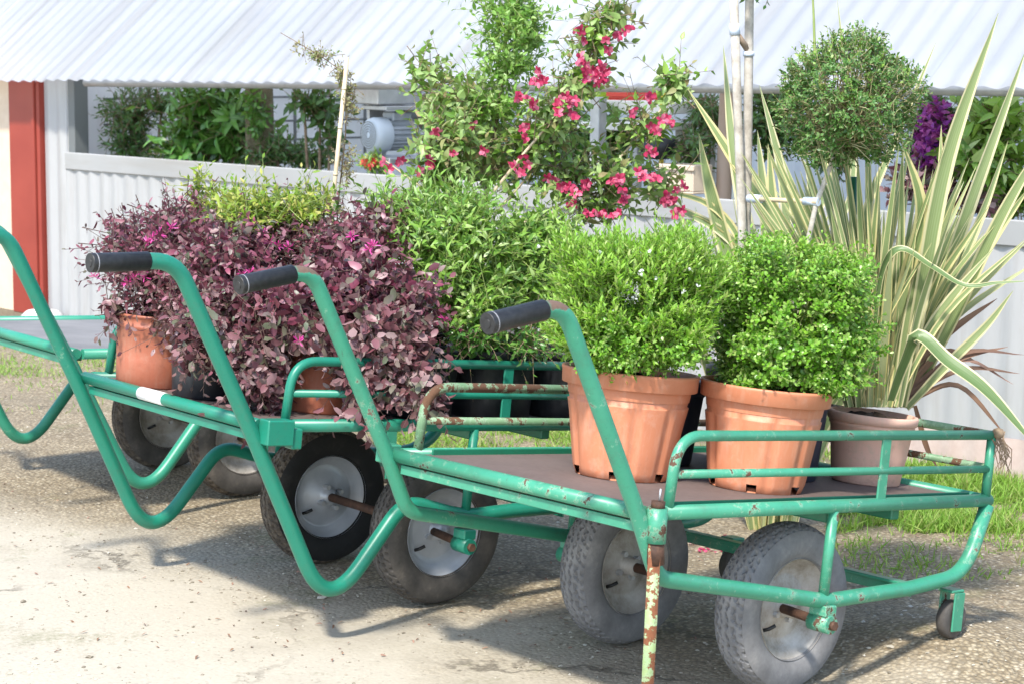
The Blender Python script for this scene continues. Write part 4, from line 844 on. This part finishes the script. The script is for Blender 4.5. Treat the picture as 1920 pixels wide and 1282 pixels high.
# shelf, bins, table
def ibox(name, label, cat, u, v, d, size, mat, rot=True, bev=.006):
    y = wy(u)+d; t = thing(name, label, cat, Matrix.Translation(Vector(at(u, v, y))) @ Matrix(((WD[0], WN[0], 0, 0), (WD[1], WN[1], 0, 0), (0, 0, 1, 0), (0, 0, 0, 1))))
    return t, y
t, y = ibox('shelf', 'white shelf board inside the greenhouse carrying the lime bin', 'shelf', 1150, 197, .8, None, None)
MB().box((0, 0, 0), (1.0, .4, .05)).build('shelf_board', M['board'], t)
for sx in (-.46, .46): MB().box((sx, .15, -.57), (.05, .05, 1.08)).build('leg', M['galv'], t)
def bin_(m, w_, l_, h_, tk=.008):
    m.box((0, 0, tk/2), (w_, l_, tk))
    for s_ in (-1, 1): m.box((s_*(w_/2-tk/2), 0, h_/2+tk/2), (tk, l_, h_-tk)); m.box((0, s_*(l_/2-tk/2), h_/2+tk/2), (w_-2*tk, tk, h_-tk))
    m.box((0, -l_/2-.003, h_-.012), (w_+.012, .012, .022)); return m
t, y = ibox('plastic_bin', 'lime green plastic bin on the white shelf', 'bin', 1118, 190, .8, None, None); bin_(MB(), .26, .26, .12).build('bin_body', M['lime'], t)
t, y = ibox('plastic_tray', 'red plastic tray on the white shelf beside the lime bin', 'tray', 1195, 189, .8, None, None); bin_(MB(), .11, .26, .04).build('tray_body', M['redplastic'], t)
t, y = ibox('potting_table', 'low white table inside under the shelf', 'table', 1130, 234, .45, None, None)
MB().box((0, 0, 0), (.7, .35, .03)).build('table_top', M['board'], t)
for sx in (-.32, .32):
    for sy in (-.14, .14): MB().box((sx, sy, -.46), (.035, .035, .89)).build('leg', M['galv'], t)
t, y = ibox('yellow_pole', 'thin yellow pole inside to the right of the table', 'pole', 1241, 250, .35, None, None); MB().tube([(0, 0, -.92), (0, 0, .30)], .011, 12).tube([(0, 0, .30), (0, 0, .32)], .016, 12).build('pole_body', M['yellow'], t)
t, y = ibox('beige_planter', 'beige box planter on the wall behind the wooden stake', 'planter', 1283, 362, .14, None, None); bin_(MB(), .19, .12, .115, .01).build('planter_body', M['beige'], t)
t, y = ibox('round_bowl', 'round black bowl hung near the yellow pole', 'bowl', 1233, 300, .2, None, None); MB().lathe([(.0, 0), (.05, .004), (.075, .04), (.082, .085), (.076, .085), (.066, .04), (.0, .012)], 28).build('bowl_body', M['pot_black'], t)
y = wy(1358)+.25; p = at(1358, 250, y); t = thing('brown_post', 'reddish brown timber post inside behind the staked trunk', 'post', V(p[0], p[1], 0)); MB().tube([(0, 0, 0), (0, .0, .7), (.01, 0, 1.36)], .032, 12).build('post_body', M['pulley'], t)

# ------------------------------------------------------------------ ground
def gz(x, y):
    z = .078*np.exp(-((x-1.10)**2+(y-5.05)**2)/(2*.20**2))
    z = z+.012*np.sin(x*1.7+y*.6)*np.sin(y*1.1-.5)*np.clip((y-6)/3, 0, 1)
    return z
xs = np.concatenate([[-60, -30, -15, -8], np.arange(-5, 5.01, .07), [8, 15, 30, 60]]); ys_ = np.concatenate([[-60, -20, -5, 0, 2], np.arange(3.2, 12.6, .07), [14, 18, 30, 80]])
X, Y = np.meshgrid(xs, ys_); Z = gz(X, Y)
vs = np.stack([X.ravel(), Y.ravel(), Z.ravel()], 1); nx = len(xs)
fs = [(j*nx+i, j*nx+i+1, (j+1)*nx+i+1, (j+1)*nx+i) for j in range(len(ys_)-1) for i in range(nx-1)]
k = N('yard_ground'); co_ = k.coord('Object'); sp = k.n('ShaderNodeSeparateXYZ'); k.l(co_, sp.inputs[0])
big = k.noise(.9, 5, .6, co_); med = k.noise(5, 5, .65, co_); fine = k.noise(70, 4, .7, co_)
vor = k.n('ShaderNodeTexVoronoi'); vor.inputs['Scale'].default_value = 85; k.l(co_, vor.inputs['Vector'])
vor2 = k.n('ShaderNodeTexVoronoi'); vor2.inputs['Scale'].default_value = 150; k.l(co_, vor2.inputs['Vector'])
# pale worn concrete towards the lower left of the yard, coarse aggregate elsewhere
msk = k.math('ADD', k.math('ADD', k.math('MULTIPLY', sp.outputs[0], -.5), k.math('MULTIPLY', sp.outputs[1], -.62)), k.math('MULTIPLY', k.math('SUBTRACT', big, .5), 1.3))
msk = k.ramp(k.math('ADD', msk, 3.9), [(.42, 0.), (.95, 1.)])
agg = k.mix(1., k.ramp(vor.outputs['Color'], [(.1, (.225, .172, .10)), (.45, (.325, .26, .165)), (.75, (.415, .345, .23)), (.95, (.53, .455, .33))]), k.ramp(med, [(.3, .72), (.7, 1.1)]), 'MULTIPLY')
agg = k.mix(k.ramp(vor.outputs['Distance'], [(.3, 0.), (.62, .7)]), agg, (.135, .105, .065))
con = k.mix(k.ramp(fine, [(.3, .0), (.8, .8)]), (.47, .425, .335), (.37, .325, .25)); con = k.mix(k.ramp(vor2.outputs['Color'], [(.80, 0.), (.95, .5)]), con, (.18, .16, .13))
con = k.mix(k.ramp(med, [(.35, .0), (.75, .35)]), con, (.36, .325, .265))
c = k.mix(msk, agg, con)
wv = k.n('ShaderNodeVectorMath', operation='ADD'); sc_ = k.n('ShaderNodeVectorMath', operation='SCALE'); sc_.inputs['Scale'].default_value = .55
nz_ = k.n('ShaderNodeTexNoise'); nz_.inputs['Scale'].default_value = 2.2; nz_.inputs['Detail'].default_value = 6; nz_.inputs['Roughness'].default_value = .65; k.l(co_, nz_.inputs['Vector'])
k.l(nz_.outputs['Color'], sc_.inputs[0]); k.l(co_, wv.inputs[0]); k.l(sc_.outputs[0], wv.inputs[1])
ck = k.n('ShaderNodeTexVoronoi', feature='DISTANCE_TO_EDGE'); ck.inputs['Scale'].default_value = .8; k.l(wv.outputs[0], ck.inputs['Vector'])
crk = k.math('MULTIPLY', k.ramp(ck.outputs['Distance'], [(.0, .75), (.006, .5), (.011, 0.)]), k.ramp(k.noise(1.6, 3, .5, co_), [(.45, 0.), (.58, 1.)]))
c = k.mix(crk, c, (.07, .058, .04))
damp = k.ramp(k.noise(1.3, 6, .7, co_), [(.50, 0.), (.68, .32)]); c = k.mix(damp, c, (.16, .135, .095))
# soil by the wall
dw = k.math('ADD', k.math('ADD', k.math('MULTIPLY', sp.outputs[0], float(-WN[0])), k.math('MULTIPLY', sp.outputs[1], float(-WN[1]))), float(W0 @ WN))
soilm = k.ramp(k.math('ADD', dw, k.math('MULTIPLY', med, 1.1)), [(.75, 1.), (1.0, 0.)])
c = k.mix(soilm, c, k.ramp(fine, [(.3, (.10, .08, .05)), (.7, (.2, .17, .11))]))
moss = k.ramp(k.math('ADD', k.noise(2.2, 5, .7, co_), k.math('MULTIPLY', fine, .25)), [(.70, 0.), (.82, .5)])
c = k.mix(moss, c, (.12, .13, .045))
hgt = k.math('MULTIPLY', k.math('ADD', k.math('MULTIPLY', k.math('SUBTRACT', 1, vor.outputs['Distance']), .7), k.math('MULTIPLY', fine, .4)), k.math('SUBTRACT', 1.15, msk))
k.set(c, .9, 0, hgt, .7, .010)
me = bpy.data.meshes.new('ground'); me.from_pydata([tuple(v) for v in vs], [], fs); me.materials.append(k.m); me.polygons.foreach_set('use_smooth', [True]*len(fs))
tag(link('ground', me), kind='structure')
# pebbles
k = N('pebble'); g = k.n('ShaderNodeNewGeometry'); M['pebble'] = k.set(k.ramp(g.outputs['Random Per Island'], [(0, (.15, .125, .09)), (.4, (.27, .235, .175)), (.75, (.37, .33, .255)), (1, (.52, .48, .40))]), .85)
def scatter_pebbles(pts, sz):
    n_ = len(pts); base = np.array([(1, 0, 0), (-1, 0, 0), (0, 1, 0), (0, -1, 0), (0, 0, 1), (0, 0, -1), (.6, .6, .5), (-.6, .6, .5), (.6, -.6, .5), (-.6, -.6, .5)], float)
    fc = [(0, 6, 8), (6, 4, 8), (4, 9, 8), (4, 7, 9), (4, 6, 7), (2, 7, 6), (0, 2, 6), (1, 9, 7), (2, 1, 7), (3, 8, 9), (1, 3, 9), (3, 0, 8)]
    V_ = []; F_ = []
    for i in range(n_):
        b = base*(1+rng.normal(size=(10, 1))*.15)*V(*(sz[i]*rng.uniform(.6, 1.3, 2)), sz[i]*.55); a = rng.random()*6.28
        b = b @ np.array([[math.cos(a), -math.sin(a), 0], [math.sin(a), math.cos(a), 0], [0, 0, 1]]).T+V(pts[i][0], pts[i][1], gz(pts[i][0], pts[i][1])+sz[i]*.1)
        F_ += [tuple(10*i+q for q in f) for f in fc]; V_.append(b)
    return np.concatenate(V_), F_
n_ = 6500; u_ = rng.uniform(-20, 1940, n_); v_ = 600+700*rng.random(n_)**.75; pp = [ground_at(a, b) for a, b in zip(u_, v_)]
pts = [(p[0], p[1]) for p in pp if p[1] < 11.3 and (W0-p) @ WN > .05]; dens = [not (p[0]*.5+p[1]*.62 < 3.05 and rng.random() < .78) for p in pts]; pts = [p for p, q in zip(pts, dens) if q]
sz = .0022+.0042*rng.random(len(pts))**2.5; sz[rng.random(len(pts)) < .012] *= 2.1
vv, ff = scatter_pebbles(pts, sz); me = bpy.data.meshes.new('gravel'); me.from_pydata([tuple(v) for v in vv], [], ff); me.materials.append(M['pebble']); tag(link('gravel', me), 'loose gravel scattered over the yard', 'gravel', kind='stuff')
# grass along the wall and in the gaps
k = N('grass'); g = k.n('ShaderNodeNewGeometry'); M['grass'] = leaf_mat('grass_blade', [(.10, .22, .02), (.15, .31, .028), (.21, .39, .045), (.28, .42, .08), (.38, .38, .15)], .6, .3)
def grass(regions):
    P = []; L = []
    for u0, u1, v0, v1, n_, h in regions:
        uu = rng.uniform(u0, u1, n_); vv_ = v0+(v1-v0)*rng.random(n_)**1.5
        for a, b in zip(uu, vv_):
            p = ground_at(a, b)
            if (W0-p) @ WN < .03: continue
            if math.sin(p[0]*9+p[1]*7)+.7*math.sin(p[0]*23-p[1]*31+1)+.5*rng.normal() < -.25-.8*(h > .05): continue
            P.append((p[0], p[1], gz(p[0], p[1])-.002)); L.append(h*(.4+1.1*rng.random()**1.5))
    P = np.array(P); n_ = len(P); D = nz(rng.normal(size=(n_, 3))*.5+V(0, 0, 1))
    o = leaf_mesh('grass', P, D, rng.normal(size=(n_, 3)), np.array(L), .0045, M['grass'], .2, .6, 'lan'); return tag(o, 'short weedy grass along the foot of the greenhouse wall', 'grass', kind='stuff')
grass([(1560, 1960, 885, 1000, 26000, .05), (1560, 1940, 980, 1090, 1800, .035), (-20, 240, 630, 705, 3600, .035), (700, 1100, 800, 850, 4500, .045), (-20, 200, 690, 780, 350, .03), (1000, 1600, 850, 960, 3000, .05)])
# fallen petals and leaf litter
Pp = np.array([ground_at(1330+rng.normal()*32, 1022+rng.normal()*9)+V(0, 0, .006) for _ in range(46)]); o = leaf_mesh('fallen_petals', Pp, rng.normal(size=(46, 3))*V(1, 1, .15), np.repeat(V(0, 0, 1)[None], 46, 0)+rng.normal(size=(46, 3))*.2, .017, .012, M['petal_red'], .2, .3, 'obl'); tag(o, 'fallen crimson petals on the ground behind the front cart wheel', 'petals', kind='stuff')
n_ = 620; Pp = np.array([ground_at(rng.uniform(0, 1900), 640+600*rng.random()**1.2)+V(0, 0, .005) for _ in range(n_)]); o = leaf_mesh('leaf_litter', Pp, rng.normal(size=(n_, 3))*V(1, 1, .12), np.repeat(V(0, 0, 1)[None], n_, 0)+rng.normal(size=(n_, 3))*.25, .010+.014*rng.random(n_), .006, M['dead'], .3, .4, 'ov'); tag(o, 'dry brown leaf litter strewn over the yard', 'leaf litter', kind='stuff')
t = thing('white_stone', 'rounded white stone at the foot of the red post', 'stone', ground_at(78, 603)); m = MB(); m.lathe([(.001, -.01), (.09, 0), (.10, .03), (.07, .06), (.001, .075)], 20, fn=lambda i, th, r, h: (r*(1+.15*math.sin(th*2+1)+.08*math.sin(th*5)), h)); m.build('stone_body', M['stone'], t)
